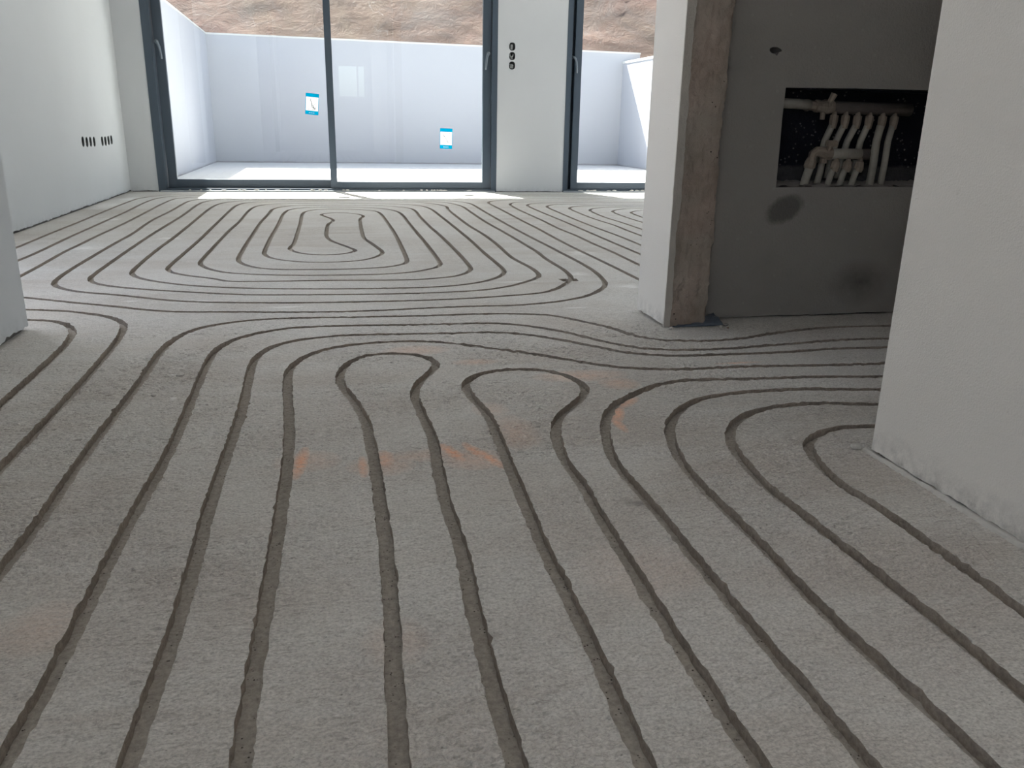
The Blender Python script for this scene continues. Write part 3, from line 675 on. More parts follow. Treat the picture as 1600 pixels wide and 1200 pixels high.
# window wall
BOX3 = [1.151, 1.079, 1.007]
v, f = [], []
D1 = (-1.286, 1.395); D2 = (1.976, 4.37)
HEAD = 2.35
ol = jag_bottom(XL, D1[0], .012, .003, .016)+[(D1[0], HEAD), (D1[1], HEAD)]+jag_bottom(D1[1], D2[0], .012, .002, .009)+[(D2[0], HEAD), (D2[1], HEAD), (D2[1], .0), (4.6, .0), (4.6, CEIL), (XL, CEIL)]
holes = [round_hole(1.515, z, .0255, .031) for z in BOX3]
panel((0, YF, 0), (1, 0, 0), (0, -1, 0), ol, holes, .05, v, f)
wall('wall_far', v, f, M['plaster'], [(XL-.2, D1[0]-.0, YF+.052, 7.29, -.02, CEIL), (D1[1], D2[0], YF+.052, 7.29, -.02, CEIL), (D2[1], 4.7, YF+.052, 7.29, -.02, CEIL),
     (D1[0], D1[1], YF+.052, 7.29, HEAD, CEIL), (D2[0], D2[1], YF+.052, 7.29, HEAD, CEIL),
     (XL+.012, D1[0]-.012, YF+.006, YF+.05, -.02, .30), (D1[1]+.012, D2[0]-.012, YF+.006, YF+.05, -.02, .30)])

# left partition close to the camera, its end next to the big room
XN = -0.806
v, f = [], []
panel((XN, 0, 0), (0, 1, 0), (1, 0, 0), jag_bottom(-.55, 2.40, .010, .002, .018)+[(2.40, CEIL), (-.55, CEIL)], [], PT, v, f)
panel((0, 2.40, 0), (1, 0, 0), (0, 1, 0), jag_bottom(XL, XN-PT-.0005, .012, .002, .01)+[(XN-PT-.0005, CEIL), (XL, CEIL)], [], PT, v, f)
panel((XN, 0, 0), (0, 1, 0), (1, 0, 0), [(-.55, 2.25), (-.55, CEIL), (-3, CEIL), (-3, 0), (-2.0, 0), (-2.0, 2.25)], [], PT, v, f)  # leaves an unseen opening behind the camera, added for side light
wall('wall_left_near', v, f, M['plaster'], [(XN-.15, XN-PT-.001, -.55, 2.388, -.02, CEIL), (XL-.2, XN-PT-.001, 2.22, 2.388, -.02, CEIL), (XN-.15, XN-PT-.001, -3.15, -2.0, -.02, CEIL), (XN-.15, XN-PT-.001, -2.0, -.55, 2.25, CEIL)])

# right partition close to the camera
XR = 0.930
v, f = [], []
panel((XR, 0, 0), (0, 1, 0), (-1, 0, 0), jag_bottom(-3, 1.209, .008, .001, .010)+[(1.209, CEIL), (-3, CEIL)], [], PT, v, f)
panel((0, 1.209, 0), (1, 0, 0), (0, 1, 0), jag_bottom(XR+PT+.0005, 3.6, .012, .002, .01)+[(3.6, CEIL), (XR+PT+.0005, CEIL)], [], PT, v, f)
wall('wall_right_near', v, f, M['plaster_lifted'], [(XR+PT+.001, XR+.15, -3.15, 1.197, -.02, CEIL), (XR+.15, 3.6, 1.06, 1.197, -.02, CEIL)])
# plaster squeezed out along its foot
v, f = [], []
n = 420
for i in range(n+1):
    y = -1.2+(1.222+1.2)*i/n
    w = .006+.004*noise.noise(Vector((y*22, 0, 0)))+.004*noise.noise(Vector((y*90, 0, 4)))
    h = .0045+.003*noise.noise(Vector((y*30, 2, 0)))+.0015*noise.noise(Vector((y*140, 2, 0)))
    x = XR-.004-.004*noise.noise(Vector((y*5, 8, 0)))
    v += [(XR+.006, y, -.002), (XR+.003, y, max(.001, h*.8)), (x, y, max(.0012, h)), (x-w*.6, y, max(.0006, h*.55)), (x-w, y, -.002)]
    if i:
        a, b = (i-1)*5, i*5
        for k in range(4):
            f.append((a+k, b+k, b+k+1, a+k+1))
bead = link_mesh('trim_1', v, f, M['dust'])
tag(bead, kind='structure', label='ragged bead of plaster along the foot of the right wall')

# wall behind the camera, with a window
W0, W1, WZ0, WZ1 = 0.27, 0.83, 0.97, 1.60
v, f = [], []
panel((0, -3.0, 0), (1, 0, 0), (0, 1, 0), [(XN, 0), (XR, 0), (XR, CEIL), (XN, CEIL)], [[(W0, WZ0), (W1, WZ0), (W1, WZ1), (W0, WZ1)]], .15, v, f)
wall('wall_back', v, f, M['plaster'])
wroot = tag(empty('window_1', ((W0+W1)/2, -3.08, WZ0)), kind='structure')
bm = bmesh.new()
for a in ((W0, W0+.04, WZ0, WZ1), (W1-.04, W1, WZ0, WZ1), (W0+.04, W1-.04, WZ0, WZ0+.04), (W0+.04, W1-.04, WZ1-.04, WZ1), (W0+.38, W0+.41, WZ0+.04, WZ1-.04)):
    add_box(bm, a[0], a[1], -3.1, -3.05, a[2], a[3])
bm_obj('window_frame', bm, M['coping'], wroot)

# column between the doorway and the big room
XC = 0.926
croot = tag(empty('column', (1.0, 2.28, 0)), 'raw concrete column between the doorway and the big room, plastered white on its left side', 'column', kind='structure')
# rough concrete body: gridded so its face is uneven
v, f = [], []
nx, nz = 26, 300
for side in range(2):
    s = len(v)
    for j in range(nz+1):
        z = CEIL*j/nz
        for i in range(nx+1):
            if side == 0:
                x = XC+.012+(1.060-XC-.012)*i/nx
                edge = i/nx
                d = .0055*noise.noise(Vector((x*40, z*40, 1)))+.0045*noise.noise(Vector((x*110, z*110, 5)))+.002*noise.noise(Vector((x*9, z*9, 3)))
                xx = x+(.007*noise.noise(Vector((z*13, 0, 2)))+.006*noise.noise(Vector((z*47, 0, 2)))+.004*noise.noise(Vector((z*3, 7, 2))))*edge
                seam = -.005*math.exp(-((z-.107-.004*math.sin(x*60))/.004)**2) if abs(z-.107) < .03 else 0
                v.append((xx, 2.180-d-seam+(.006*edge**8), z))
            else:
                y = 2.186+(2.262-2.186)*i/nx
                xx = 1.060+(.007*noise.noise(Vector((z*13, 0, 2)))+.006*noise.noise(Vector((z*47, 0, 2)))+.004*noise.noise(Vector((z*3, 7, 2))))
                v.append((xx+.004*noise.noise(Vector((y*60, z*60, 2)))*(i/nx), y, z))
    for j in range(nz):
        for i in range(nx):
            a = s+j*(nx+1)+i
            f.append((a, a+1, a+nx+2, a+nx+1))
bm_ = link_mesh('concrete_face', v, f, M['raw'], croot, smooth=True)
bm = bmesh.new()
add_box(bm, XC+PT+.002, 1.045, 2.19, 2.385, -.02, CEIL)
bm_obj('concrete_core', bm, M['raw'], croot)
# smooth white coat on the side facing left
v, f = [], []
top = [(2.176+.002*noise.noise(Vector((z*30, 0, 0)))+.0025*noise.noise(Vector((z*9, 4, 0))), z) for z in [CEIL*k/240 for k in range(240, -1, -1)]]
ol = [(2.39, CEIL)]+top[:-1]+jag_bottom(2.178, 2.39, .008, .002, .014)
ol = [(a, b) for a, b in ol]
panel((XC, 0, 0), (0, 1, 0), (-1, 0, 0), list(reversed(ol)), [], PT, v, f)
link_mesh('plaster_coat', v, f, M['plaster_lifted'], croot)
# broken return of the coat on the concrete face
v, f = [], []
zs = [CEIL*k/330 for k in range(331)]
right = [(.9495+.003*noise.noise(Vector((z*6, 1, 0)))+.004*noise.noise(Vector((z*21, 2, 0)))+.0022*noise.noise(Vector((z*80, 3, 0)))+(.006 if z > .82 else 0)*min(1, (z-.82)*12)-.004*(z < .3), z) for z in zs]
ol = [(XC+.001, .0)]+right+[(XC+.001, CEIL)]
panel((0, 2.1735, 0), (1, 0, 0), (0, -1, 0), ol, [], .012, v, f)
link_mesh('plaster_return', v, f, M['plaster_edge'], croot)

# wall with the manifold recess, also front wall of the big room
YM = 2.257
RX0, RX1, RZ0, RZ1 = 1.277, 1.90, 0.388, 0.664
v, f = [], []
rec = [(RX0+.003, RZ0), (1.5, RZ0+.002), (RX1, RZ0+.003), (RX1, RZ1+.004), (1.5, RZ1+.002), (RX0, RZ1-.001), (RX0-.001, .58), (RX0+.001, .5)]
pit = round_hole(1.234, .757, .016, .012, 14, 2, .35)
panel((0, YM, 0), (1, 0, 0), (0, -1, 0), jag_bottom(1.04, 3.6, .012, .001, .008)+[(3.6, CEIL), (1.04, CEIL)], [rec, pit], .11, v, f)
wh = wall('wall_hall', v, f, M['render'], [(1.045, 4.7, YM+.112, 2.375, -.02, CEIL)])
v, f = [], []
panel((0, 2.39, 0), (1, 0, 0), (0, 1, 0), jag_bottom(1.04, 4.6, .02, .002, .01)+[(4.6, CEIL), (1.04, CEIL)], [], .012, v, f)
wall('wall_front', v, f, M['plaster'])
bm = bmesh.new()
add_box(bm, RX0-.02, RX1+.02, YM+.108, YM+.1115, RZ0-.02, RZ1+.02)
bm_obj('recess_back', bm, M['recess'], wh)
v, f = [], []
n = 60; m = 14          # dusty rubble bottom of the recess
for j in range(m+1):
    for i in range(n+1):
        x = RX0+.004+(RX1-RX0-.008)*i/n; y = YM+.004+.102*j/m
        v.append((x, y, RZ0+.004+.010*(j/m)+.006*noise.noise(Vector((x*60, y*60, 0)))+.004*noise.noise(Vector((x*150, y*150, 2)))))
for j in range(m):
    for i in range(n):
        a = j*(n+1)+i
        f.append((a, a+1, a+n+2, a+n+1))
link_mesh('recess_rubble', v, f, M['render'], wh, smooth=True)
bm = bmesh.new()
add_box(bm, RX0+.0, RX0+.002, YM+.008, YM+.107, RZ0+.004, RZ1-.002)
add_box(bm, RX0+.002, RX1, YM+.008, YM+.107, RZ1-.003, RZ1-.001)
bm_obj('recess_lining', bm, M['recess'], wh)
bm = bmesh.new()
add_box(bm, 3.6, 3.75, 1.06, 2.38, -.02, CEIL)
tag(bm_obj('wall_hall_end', bm, M['render']), kind='structure')
# right end of the big room: unseen open gap added to bring in sky light
bm = bmesh.new()
add_box(bm, 4.6, 4.75, 2.39, 3.2, -.02, CEIL)
add_box(bm, 4.6, 4.75, 6.3, 7.29, -.02, CEIL)
add_box(bm, 4.6, 4.75, 3.2, 6.3, 2.35, CEIL)
tag(bm_obj('wall_right', bm, M['plaster']), kind='structure')
bm = bmesh.new()
add_box(bm, -1.75, 4.75, -3.15, 7.29, CEIL, CEIL+.2)
add_box(bm, -2.45, 8.5, 7.29, 8.68, 2.50, 2.72)
add_box(bm, -2.45, -1.75, -3.15, 7.29, 2.50, 2.72)  # unseen canopy, added to keep sun out of the left openings
tag(bm_obj('ceiling_and_canopy', bm, M['ceiling_and_canopy']), kind='structure')

# ------------------------------------------------------------------ sliding doors
def boxobj(name, boxes, mat, parent, bev=0.0):
    b = bmesh.new()
    for q in boxes:
        add_box(b, *q, bev=bev)
    return bm_obj(name, b, mat, parent)

def lever(parent, x, y, z, lean, s=1):
    """lever handle: rose, neck, curved grip hanging down"""
    b = bmesh.new()
    add_tube(b, [(x, y, z), (x, y-.012, z)], [.016, .015], 16)
    add_tube(b, [(x, y-.010, z), (x, y-.034, z), (x+lean*.2, y-.046, z-.004), (x+lean*.55, y-.052, z-.016), (x+lean*.85, y-.055, z-.040), (x+lean, y-.055, z-.075), (x+lean*1.08, y-.053, z-.105), (x+lean*1.1, y-.051, z-.125)],
             [.010, .010, .011, .0105, .0092, .0085, .008, .0065], 12)
    return bm_obj('door_handle', b, M['handle'], parent, smooth=True)

d1 = tag(empty('door_1', (0.05, 7.1, 0)), 'wide two-panel anthracite sliding glass door to the terrace', kind='structure')
T = HEAD
boxobj('outer_frame', [(-1.286, -1.227, YF-.004, 7.20, 0, T), (1.349, 1.395, YF-.004, 7.20, 0, T), (-1.227, 1.349, YF+.0, 7.20, 0, .026), (-1.227, 1.349, YF, 7.20, T-.055, T)], M['frame'], d1, .0015)
boxobj('sill_strip', [(-1.27, 1.38, YF-.030, YF-.006, 0.0, .012)], M['sill'], d1)
pL = boxobj('sliding_panel', [(-1.222, -1.155, 7.115, 7.155, .028, T-.05), (.031, .082, 7.115, 7.155, .028, T-.05), (-1.155, .031, 7.115, 7.155, .028, .090), (-1.155, .031, 7.115, 7.155, T-.12, T-.05)], M['frame'], d1, .002)
boxobj('glass_pane', [(-1.157, .033, 7.132, 7.138, .088, T-.118)], M['glass'], pL)
lever(pL, -1.205, 7.113, 1.098, .030)
pR = boxobj('sliding_panel', [(.029, .080, 7.062, 7.102, .026, T-.05), (1.280, 1.346, 7.062, 7.102, .026, T-.05), (.080, 1.280, 7.062, 7.102, .026, .078), (.080, 1.280, 7.062, 7.102, T-.12, T-.05)], M['frame'], d1, .002)
boxobj('glass_pane', [(.078, 1.282, 7.079, 7.085, .076, T-.118)], M['glass'], pR)
lever(pR, 1.322, 7.060, 1.092, -.026)
boxobj('track_and_shade_strip', [(-1.227, 1.349, 7.100, 7.118, .026, .030)], M['frame_d'], d1)

d2 = tag(empty('door_2', (3.1, 7.1, 0)), 'second anthracite sliding glass door, half hidden by the column', kind='structure')
boxobj('outer_frame', [(1.976, 2.020, YF-.004, 7.20, 0, T), (4.32, 4.37, YF-.004, 7.20, 0, T), (2.02, 4.32, YF, 7.20, 0, .022), (2.02, 4.32, YF, 7.20, T-.055, T)], M['frame'], d2, .0015)
boxobj('sill_strip', [(1.98, 4.36, YF-.030, YF-.006, 0.0, .012)], M['sill'], d2)
boxobj('track_and_shade_strip', [(2.020, 2.060, 7.112, 7.17, .022, T-.055)], M['frame_d'], d2)  # dark strip painting the recess shade between jamb and panel
pA = boxobj('sliding_panel', [(2.052, 2.112, 7.062, 7.108, .022, T-.05), (3.14, 3.19, 7.062, 7.102, .022, T-.05), (2.112, 3.14, 7.062, 7.102, .022, .080), (2.112, 3.14, 7.062, 7.102, T-.12, T-.05)], M['frame'], d2, .002)
boxobj('glass_pane', [(2.110, 3.142, 7.079, 7.085, .078, T-.118)], M['glass'], pA)
lever(pA, 2.036, 7.100, 1.090, .030)
pB = boxobj('sliding_panel', [(3.14, 3.19, 7.115, 7.155, .022, T-.05), (4.27, 4.32, 7.115, 7.155, .022, T-.05), (3.19, 4.27, 7.115, 7.155, .022, .080), (3.19, 4.27, 7.115, 7.155, T-.12, T-.05)], M['frame'], d2, .002)
boxobj('glass_pane', [(3.188, 4.272, 7.132, 7.138, .078, T-.118)], M['glass'], pB)

# crumbs of plaster on the sill
for i in range(46):
    x = rng.choice([rng.uniform(-1.15, 1.3), rng.uniform(2.05, 2.75)])
    b = bmesh.new()
    bmesh.ops.create_icosphere(b, subdivisions=1, radius=1)
    sx, sy, sz = rng.uniform(.006, .026), rng.uniform(.005, .010), rng.uniform(.003, .007)
    for q in b.verts:
        q.co = Vector((q.co.x*sx*rng.uniform(.7, 1.2), q.co.y*sy*rng.uniform(.7, 1.2), q.co.z*sz))+Vector((x, YF-.018+rng.uniform(-.006, .004), .0125+sz*.7))
    o = bm_obj('plaster_crumb', b, M['dust'])
    tag(o, 'small pale plaster crumb lying on the sill strip at the foot of the glass doors', 'debris', 'plaster crumbs on the door sills')

# stickers on the glass
def sticker(cx, cz, y, rot, label, strokes, w=.1035, h=.162):
    root = tag(empty('glass_sticker', (cx, y, cz)), label, 'sticker', 'blue and white stickers on the glass door')
    ca, sa = math.cos(rot), math.sin(rot)
    def sheet(name, layers, mats, parent):
        vv, ff, fm = [], [], []
        for mi, (lift, rects) in enumerate(layers):
            for (u0, u1, w0, w1) in rects:
                s = len(vv)
                for (uu, ww) in ((u0, w0), (u1, w0), (u1, w1), (u0, w1)):
                    vv.append((cx+uu*ca-ww*sa, y-lift, cz+uu*sa+ww*ca))
                ff.append([s, s+1, s+2, s+3]); fm.append(mi)
        return link_mesh(name, vv, ff, mats, parent, fmat=fm)
    a, b = w/2, h/2
    p0, p1 = -b+.030, b-.028
    sheet('backing', [(.0002, [(-a, a, p1, b), (-a, a, -b, p0), (-a, -a+.004, p0, p1), (a-.004, a, p0, p1)])], [M['blue']], root)
    sheet('printed_panel', [(.0002, [(-a+.004, a-.004, p0, p1)]), (.0006, strokes), (.0006, [(-.022+k*.0075, -.0175+k*.0075, -b+.011, -b+.017-(.0015 if k % 2 else 0)) for k in range(6)])], [M['paper'], M['ink'], M['paper']], root)
    return root
sticker(-.0885, .676, 7.1312, -.085, 'blue and white instruction sticker on the left glass panel, tilted, beside the middle stile',
        [(-.034, -.016, .043, .046), (.010, .020, .043, .046), (.030, .036, .042, .047), (-.016, -.010, .020, .041), (-.010, -.004, .004, .022), (-.006, .001, -.012, .006), (-.009, -.004, -.026, -.012),
         (.004, .010, -.030, -.006), (.010, .017, -.034, -.018), (.017, .024, -.038, -.027), (.008, .034, .009, .011), (.014, .036, -.004, -.002), (-.036, -.014, -.029, -.027), (.024, .028, -.036, -.024), (-.030, -.022, -.042, -.039), (-.004, .030, -.043, -.040)])
sticker(.977, .4285, 7.0782, -.025, 'blue and white instruction sticker low on the right glass panel of the wide door',
        [(-.026, -.022, .022, .036), (-.020, -.016, .010, .030), (-.016, -.010, .012, .020), (-.026, -.022, .012, .015), (-.008, -.002, .000, .008), (-.002, .003, -.008, .001), (.004, .010, -.022, -.012), (.010, .016, -.030, -.020),
         (.016, .020, -.036, -.028), (.022, .028, -.030, -.026), (.010, .030, .006, .008), (.028, .032, .040, .048), (.024, .028, .036, .042)])

# ------------------------------------------------------------------ round wall boxes
def jbox_x(y, z, label, fill):
    root = tag(empty('junction_box', (XL-.02, y, z)), label, 'junction box', 'empty round boxes low in the left wall')
    v, f = [], []
    prof = [(.0020, 1.0), (-.004, 1.0), (-.004, .93), (-.046, .90), (-.046, .0)]
    seg = 20
    prof = [(-.0015, 1.00), (-.0015, .90), (-.038, .86), (-.038, .02)]
    for d, k in prof:
        for (a, b) in round_hole(0, 0, .0298*k, .0322*k, seg):
            v.append((XL+d, y+a, z+b))
    for i in range(len(prof)-1):
        for k in range(seg):
            f.append((i*seg+k, i*seg+(k+1) % seg, (i+1)*seg+(k+1) % seg, (i+1)*seg+k))
    link_mesh('box_shell', v, f, M['box'], root, smooth=False)
    b = bmesh.new()
    for q in range(3):
        yy = y-.012+q*.012
        add_tube(b, [(XL-.036, yy, z+.02), (XL-.018-fill*.3, yy+.004, z+.004), (XL-.012, yy-.003, z-.012), (XL-.030, yy+.002, z-.020)], .0042+fill, 8)
    bm_obj('wire_coil', b, M['wire'], root, smooth=True)
names = ['nearest the camera in the nearer group of four', 'second from the camera in the nearer group of four', 'third from the camera in the nearer group of four', 'last in the nearer group of four, before the gap',
         'first after the gap in the group near the window', 'second after the gap in the group near the window', 'third after the gap in the group near the window', 'closest to the window corner in the left wall']
for y, z, nm, fl_ in zip(SOCK, sockz, names, (.0, .001, .003, .003, .0, .001, .002, .002)):
    jbox_x(y, z, 'round box in the left wall, '+nm, fl_)
def jbox_y(x, z, label, kind):
    root = tag(empty('junction_box', (x, YF+.02, z)), label, 'junction box', 'switch boxes on the pier between the doors')
    v, f = [], []
    seg = 20
    prof = [(.0015, 1.00), (.0015, .93), (.036, .88), (.036, .02)]
    for d, k in prof:
        for (a, b) in round_hole(0, 0, .0255*k, .031*k, seg):
            v.append((x+a, YF+d, z+b))
    for i in range(len(prof)-1):
        for k in range(seg):
            f.append((i*seg+(k+1) % seg, i*seg+k, (i+1)*seg+k, (i+1)*seg+(k+1) % seg))
    link_mesh('box_shell', v, f, M['box'], root)
    b = bmesh.new()
    if kind == 0:
        add_box(b, x-.012, x+.006, YF+.012, YF+.02, z-.022, z+.016, .002)
    elif kind == 1:
        add_tube(b, [(x-.014, YF+.03, z+.02), (x-.016, YF+.012, z+.004), (x-.008, YF+.008, z-.010), (x+.004, YF+.014, z-.004), (x+.012, YF+.014, z+.012)], .0055, 8)
        add_tube(b, [(x+.014, YF+.03, z-.02), (x+.006, YF+.010, z-.018), (x-.010, YF+.012, z-.019)], .004, 8)
    else:
        add_box(b, x-.014, x+.012, YF+.010, YF+.018, z-.020, z+.002, .002)
        add_tube(b, [(x-.016, YF+.02, z+.008), (x, YF+.009, z+.006), (x+.012, YF+.02, z+.002)], .005, 8)
    bm_obj('wire_coil', b, M['wire'], root, smooth=False)
for z, nm, k in zip(BOX3, ('topmost of the three boxes on the pier between the glass doors', 'middle of three on the pier between the glass doors', 'lowest of the three boxes on the pier between the glass doors'), (0, 1, 2)):
    jbox_y(1.515, z, 'dark switch box, '+nm, k)

# ------------------------------------------------------------------ heating manifold in its recess
mroot = tag(empty('heating_manifold', (1.55, 2.31, .40)), 'dusty underfloor heating manifold with vertical pipes in the dark wall recess', 'manifold')
YP = 2.325
def tube_obj(name, pts, rad, mat, parent=mroot, seg=14):
    b = bmesh.new(); add_tube(b, pts, rad, seg)
    return bm_obj(name, b, mat, parent, smooth=True)
hd = tube_obj('supply_header', [(1.475, YP, .615), (1.60, YP, .614), (1.735, YP, .613)], .0185, M['header'])
tube_obj('supply_pipe', [(1.279, YP-.01, .6235), (1.35, YP-.008, .622), (1.395, YP-.004, .620)], .0145, M['pipe'])
vb = bmesh.new()
add_tube(vb, [(1.385, YP, .619), (1.395, YP, .619), (1.396, YP, .619), (1.415, YP, .618), (1.416, YP, .618), (1.43, YP, .617)], [.017, .017, .014, .014, .018, .018], 8)
add_tube(vb, [(1.43, YP, .617), (1.446, YP, .616), (1.462, YP, .616), (1.478, YP, .615)], [.015, .021, .021, .016], 14)
va = bm_obj('ball_valve', vb, M['brass'], mroot)
vb = bmesh.new()
add_tube(vb, [(1.452, YP-.016, .620), (1.453, YP-.026, .632)], .005, 8)
add_tube(vb, [(1.448, YP-.024, .628), (1.457, YP-.028, .652)], [.008, .010], 8)
bm_obj('valve_handle', vb, M['brass'], va)
vb = bmesh.new()
add_tube(vb, [(1.442, YP-.004, .600), (1.441, YP-.006, .580)], [.008, .007], 10)
bm_obj('drain_spout', vb, M['brass'], va)
# six supply outlets
for i, (xt, xb, zb) in enumerate(((1.476, 1.452, .480), (1.514, 1.489, .410), (1.554, 1.524, .410), (1.594, 1.574, .42), (1.638, 1.612, .388), (1.678, 1.650, .388))):
    y0, y1 = YP-.012, YP-.018 if i < 4 else YP-.030
    if i < 4: y1 = YP+.006
    po = tube_obj('outlet_pipe', [(xt-.006, y0-.004, .565), (xt-.006+(xb-xt)*.4, (y0+y1)/2, .52), (xb+.004, y1, .455), (xb, y1, zb)], .0098 if i != 4 else .0115, M['pipe'])
    b = bmesh.new()
    add_tube(b, [(xt+.002, YP-.006, .604), (xt, y0, .594), (xt-.001, y0, .590)], [.007, .0075, .011], 10)
    add_tube(b, [(xt-.001, y0-.001, .592), (xt-.003, y0-.003, .578), (xt-.004, y0-.004, .566), (xt-.005, y0-.004, .556)], [.0125, .0128, .0115, .0105], 8)
    bm_obj('compression_nut', b, M['brass'], po)
YR = 2.292
rh = tube_obj('return_header', [(1.462, YR, .483), (1.50, YR, .4835), (1.565, YR, .484)], .0155, M['pipe'])
tube_obj('return_header', [(1.565, YR+.026, .482), (1.60, YR+.026, .482), (1.628, YR+.026, .482)], .017, M['header'])
b = bmesh.new()
add_tube(b, [(1.405, YR, .466), (1.408, YR, .482), (1.420, YR, .490), (1.436, YR, .488), (1.452, YR, .484), (1.466, YR, .483)], [.012, .013, .014, .016, .019, .018], 12)
add_tube(b, [(1.448, YR-.012, .492), (1.452, YR-.016, .506)], .006, 8)
add_box(b, 1.436, 1.474, YR-.022, YR-.010, .504, .522, .003)
add_tube(b, [(1.442, YR-.004, .470), (1.442, YR-.004, .456)], [.010, .012], 10)
bm_obj('ball_valve', b, M['brass'], mroot)
for xt, xb, zt in ((1.402, 1.387, .470), ):
    po = tube_obj('return_pipe', [(xt, YR-.002, .448), (xb+.008, YR-.002, .42), (xb, YR-.002, .386)], .0125, M['pipe'])
    b = bmesh.new(); add_tube(b, [(xt+.003, YR, .472), (xt+.002, YR, .458), (xt-.002, YR-.001, .446), (xt-.003, YR-.001, .440)], [.012, .0175, .0175, .014], 8)
    bm_obj('compression_nut', b, M['brass'], po)
tube_obj('return_pipe', [(1.448, YR+.012, .456), (1.446, YR+.012, .43), (1.440, YR+.012, .396)], .0098, M['pipe'])
for xt in (1.482, 1.522, 1.562):
    po = tube_obj('return_pipe', [(xt-.002, YR-.004, .445), (xt-.010, YR-.004, .42), (xt-.018, YR-.004, .386)], .0092, M['pipe'])
    b = bmesh.new(); add_tube(b, [(xt+.004, YR-.002, .472), (xt+.004, YR-.003, .464), (xt+.003, YR-.004, .460), (xt+.001, YR-.004, .444), (xt-.001, YR-.004, .432)], [.007, .008, .012, .0145, .0118], 10)
    bm_obj('compression_nut', b, M['brass'], po)

# ------------------------------------------------------------------ film scrap at the foot of the column
v, f = [], []
n, m = 26, 10
for j in range(m+1):
    for i in range(n+1):
        s, t_ = i/n, j/m
        # a long wedge: thin at the left, wide at the right
        xa, ya = .950+.160*s, 2.166+.002*s
        xb, yb = .962+.150*s, 2.174+.070*s**.9
        x = xa+(xb-xa)*t_; y = ya+(yb-ya)*t_
        z = .004+.019*(s**1.2)*(.25+.75*t_)*(1+.3*noise.noise(Vector((s*5, t_*3, 1))))+.004*noise.noise(Vector((x*70, y*70, 0)))
        v.append((x, y, max(.0015, z*(1 if 0 < j else .25))))
for j in range(m):
    for i in range(n):
        a = j*(n+1)+i
        f.append((a, a+1, a+n+2, a+n+1))
o = link_mesh('plastic_film', v, f, M['film'], smooth=True)
sol = o.modifiers.new('thickness', 'SOLIDIFY'); sol.thickness = .0012
tag(o, 'crumpled dark blue plastic film scrap at the foot of the column', 'scrap')

def chip(x, y, sx, sy, sz, label, mat='dust', seed=0, grp=None):
    b = bmesh.new()
    bmesh.ops.create_icosphere(b, subdivisions=2, radius=1)
    for q in b.verts:
        k = 1+.35*noise.noise(q.co*2+Vector((seed*3.1, 0, 0)))
        q.co = Vector((q.co.x*sx*k, q.co.y*sy*k, q.co.z*sz*k))+Vector((x, y, sz*.75))
    tag(bm_obj('mortar_chip', b, M[mat]), label, 'debris', grp)
chip(1.095, 2.150, .007, .005, .004, 'pale mortar chip on the floor beside the blue film scrap', seed=1)
chip(1.118, 2.170, .010, .005, .004, 'broader mortar chip on the floor right of the blue film scrap', 'render', 2)
chip(1.108, 2.135, .004, .003, .003, 'tiny dark chip on the floor in front of the blue film scrap', 'raw', 3)
chip(.939, 2.150, .006, .005, .004, 'mortar chip at the left foot of the concrete column', seed=4)
chip(1.735, 2.145, .014, .004, .003, 'pale chip on the floor below the manifold near the right wall edge', seed=5)
chip(-.342, 1.885, .009, .006, .003, 'small white chip between the grooves left of centre, farther from the camera', seed=6)
chip(-.372, 1.745, .006, .005, .003, 'small white chip between the grooves left of centre, nearer to the camera', seed=7)
chip(.915, 1.232, .010, .008, .006, 'plaster chip at the corner foot of the right wall', seed=8)

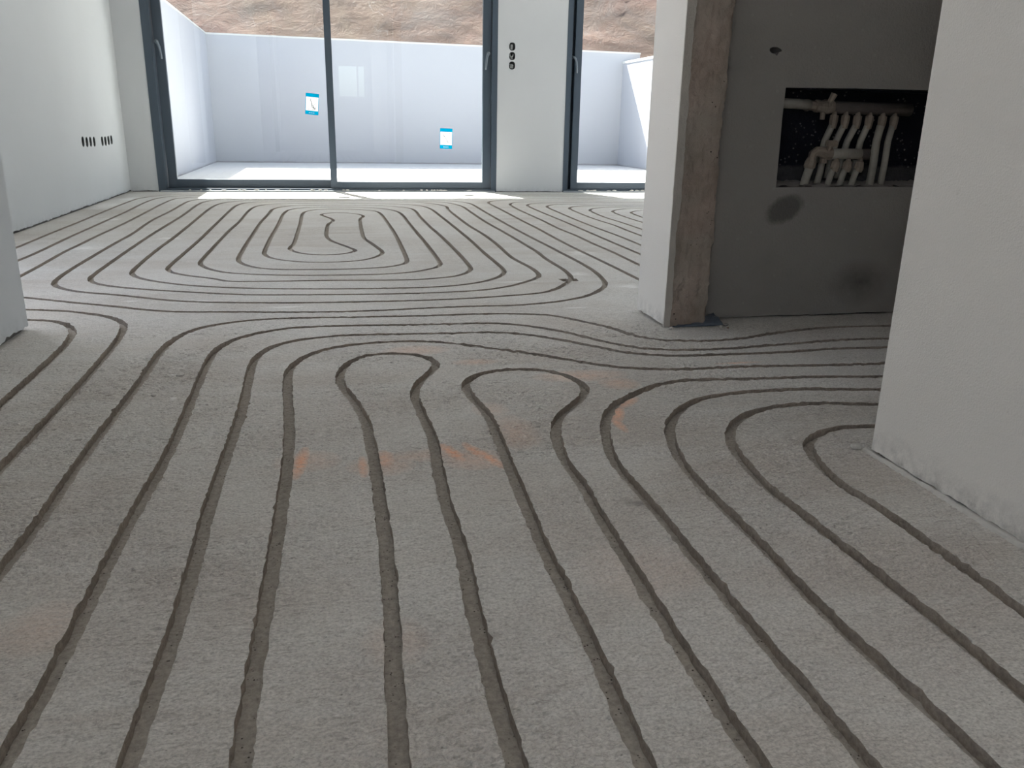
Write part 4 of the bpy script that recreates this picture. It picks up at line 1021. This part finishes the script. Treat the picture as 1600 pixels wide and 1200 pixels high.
# ------------------------------------------------------------------ terrace and clay bank
TX0, TX1, TY = -1.43, 4.20, 12.0
bm = bmesh.new()
add_box(bm, -1.6, 4.4, 7.29, 12.2, -.25, 0.0)
tag(bm_obj('terrace_floor', bm, M['ext_floor']), kind='structure')
def twall(name, x0, x1, y0, y1, h0, h1, along, cop):
    """rendered terrace wall; height runs from h0 to h1 along its length"""
    v = []
    for z in (0, 1):
        for (x, y, k) in ((x0, y0, 0), (x1, y0, 0 if along == 'y' else 1), (x1, y1, 1), (x0, y1, 1 if along == 'y' else 0)):
            v.append((x, y, (h0+(h1-h0)*k) if z else -.05))
    o = link_mesh(name, v, [(0, 3, 2, 1), (4, 5, 6, 7), (0, 1, 5, 4), (1, 2, 6, 5), (2, 3, 7, 6), (3, 0, 4, 7)], M['ext'])
    tag(o, kind='structure')
    e = .008
    v2 = []
    for z in (0, 1):
        for (x, y, k) in ((x0-e, y0-e, 0), (x1+e, y0-e, 0 if along == 'y' else 1), (x1+e, y1+e, 1), (x0-e, y1+e, 1 if along == 'y' else 0)):
            v2.append((x, y, h0+(h1-h0)*k+(cop if z else 0)))
    link_mesh('coping', v2, [(0, 3, 2, 1), (4, 5, 6, 7), (0, 1, 5, 4), (1, 2, 6, 5), (2, 3, 7, 6), (3, 0, 4, 7)], M['coping'], o)
twall('terrace_wall_far', -1.65, 4.45, TY, TY+.2, 1.585, 1.535, 'x', .02)
twall('terrace_wall_left', TX0-.2, TX0, 7.29, TY-.002, 1.62, 1.585, 'y', .015)
twall('terrace_wall_right', TX1, TX1+.2, 7.29, TY-.002, 1.39, 1.40, 'y', .03)
# clay bank: level behind the side walls, rising behind the far wall
v, f = [], []
nx, ny = 150, 110
for j in range(ny+1):
    for i in range(nx+1):
        x = -9+24*i/nx
        y = 12.19+(16*(j/ny)**1.5)
        s = y-12.19
        z = 1.50+s*.80+.10*noise.fractal(Vector((x*.8, y*.8, 0)), .9, 2, 5)*min(1, s*3+.2)+.03*noise.noise(Vector((x*5, y*5, 1)))*min(1, s*4)
        v.append((x, y, z))
for j in range(ny):
    for i in range(nx):
        a = j*(nx+1)+i
        f.append((a, a+1, a+nx+2, a+nx+1))
o = link_mesh('ground_bank', v, f, M['earth'], smooth=True)
tag(o, 'bare clay bank rising behind the white terrace wall', 'bank', kind='structure')
bm = bmesh.new()
add_box(bm, -9, TX0-.21, 7.4, 12.19, 1.2, 1.45)
add_box(bm, TX1+.21, 15, 7.4, 12.19, 1.0, 1.3)
tag(bm_obj('ground', bm, M['earth']), kind='structure')
bm = bmesh.new()
add_box(bm, -30, 40, -30, 7.28, -.5, -.25)
tag(bm_obj('ground_yard', bm, M['ext_floor']), kind='structure')
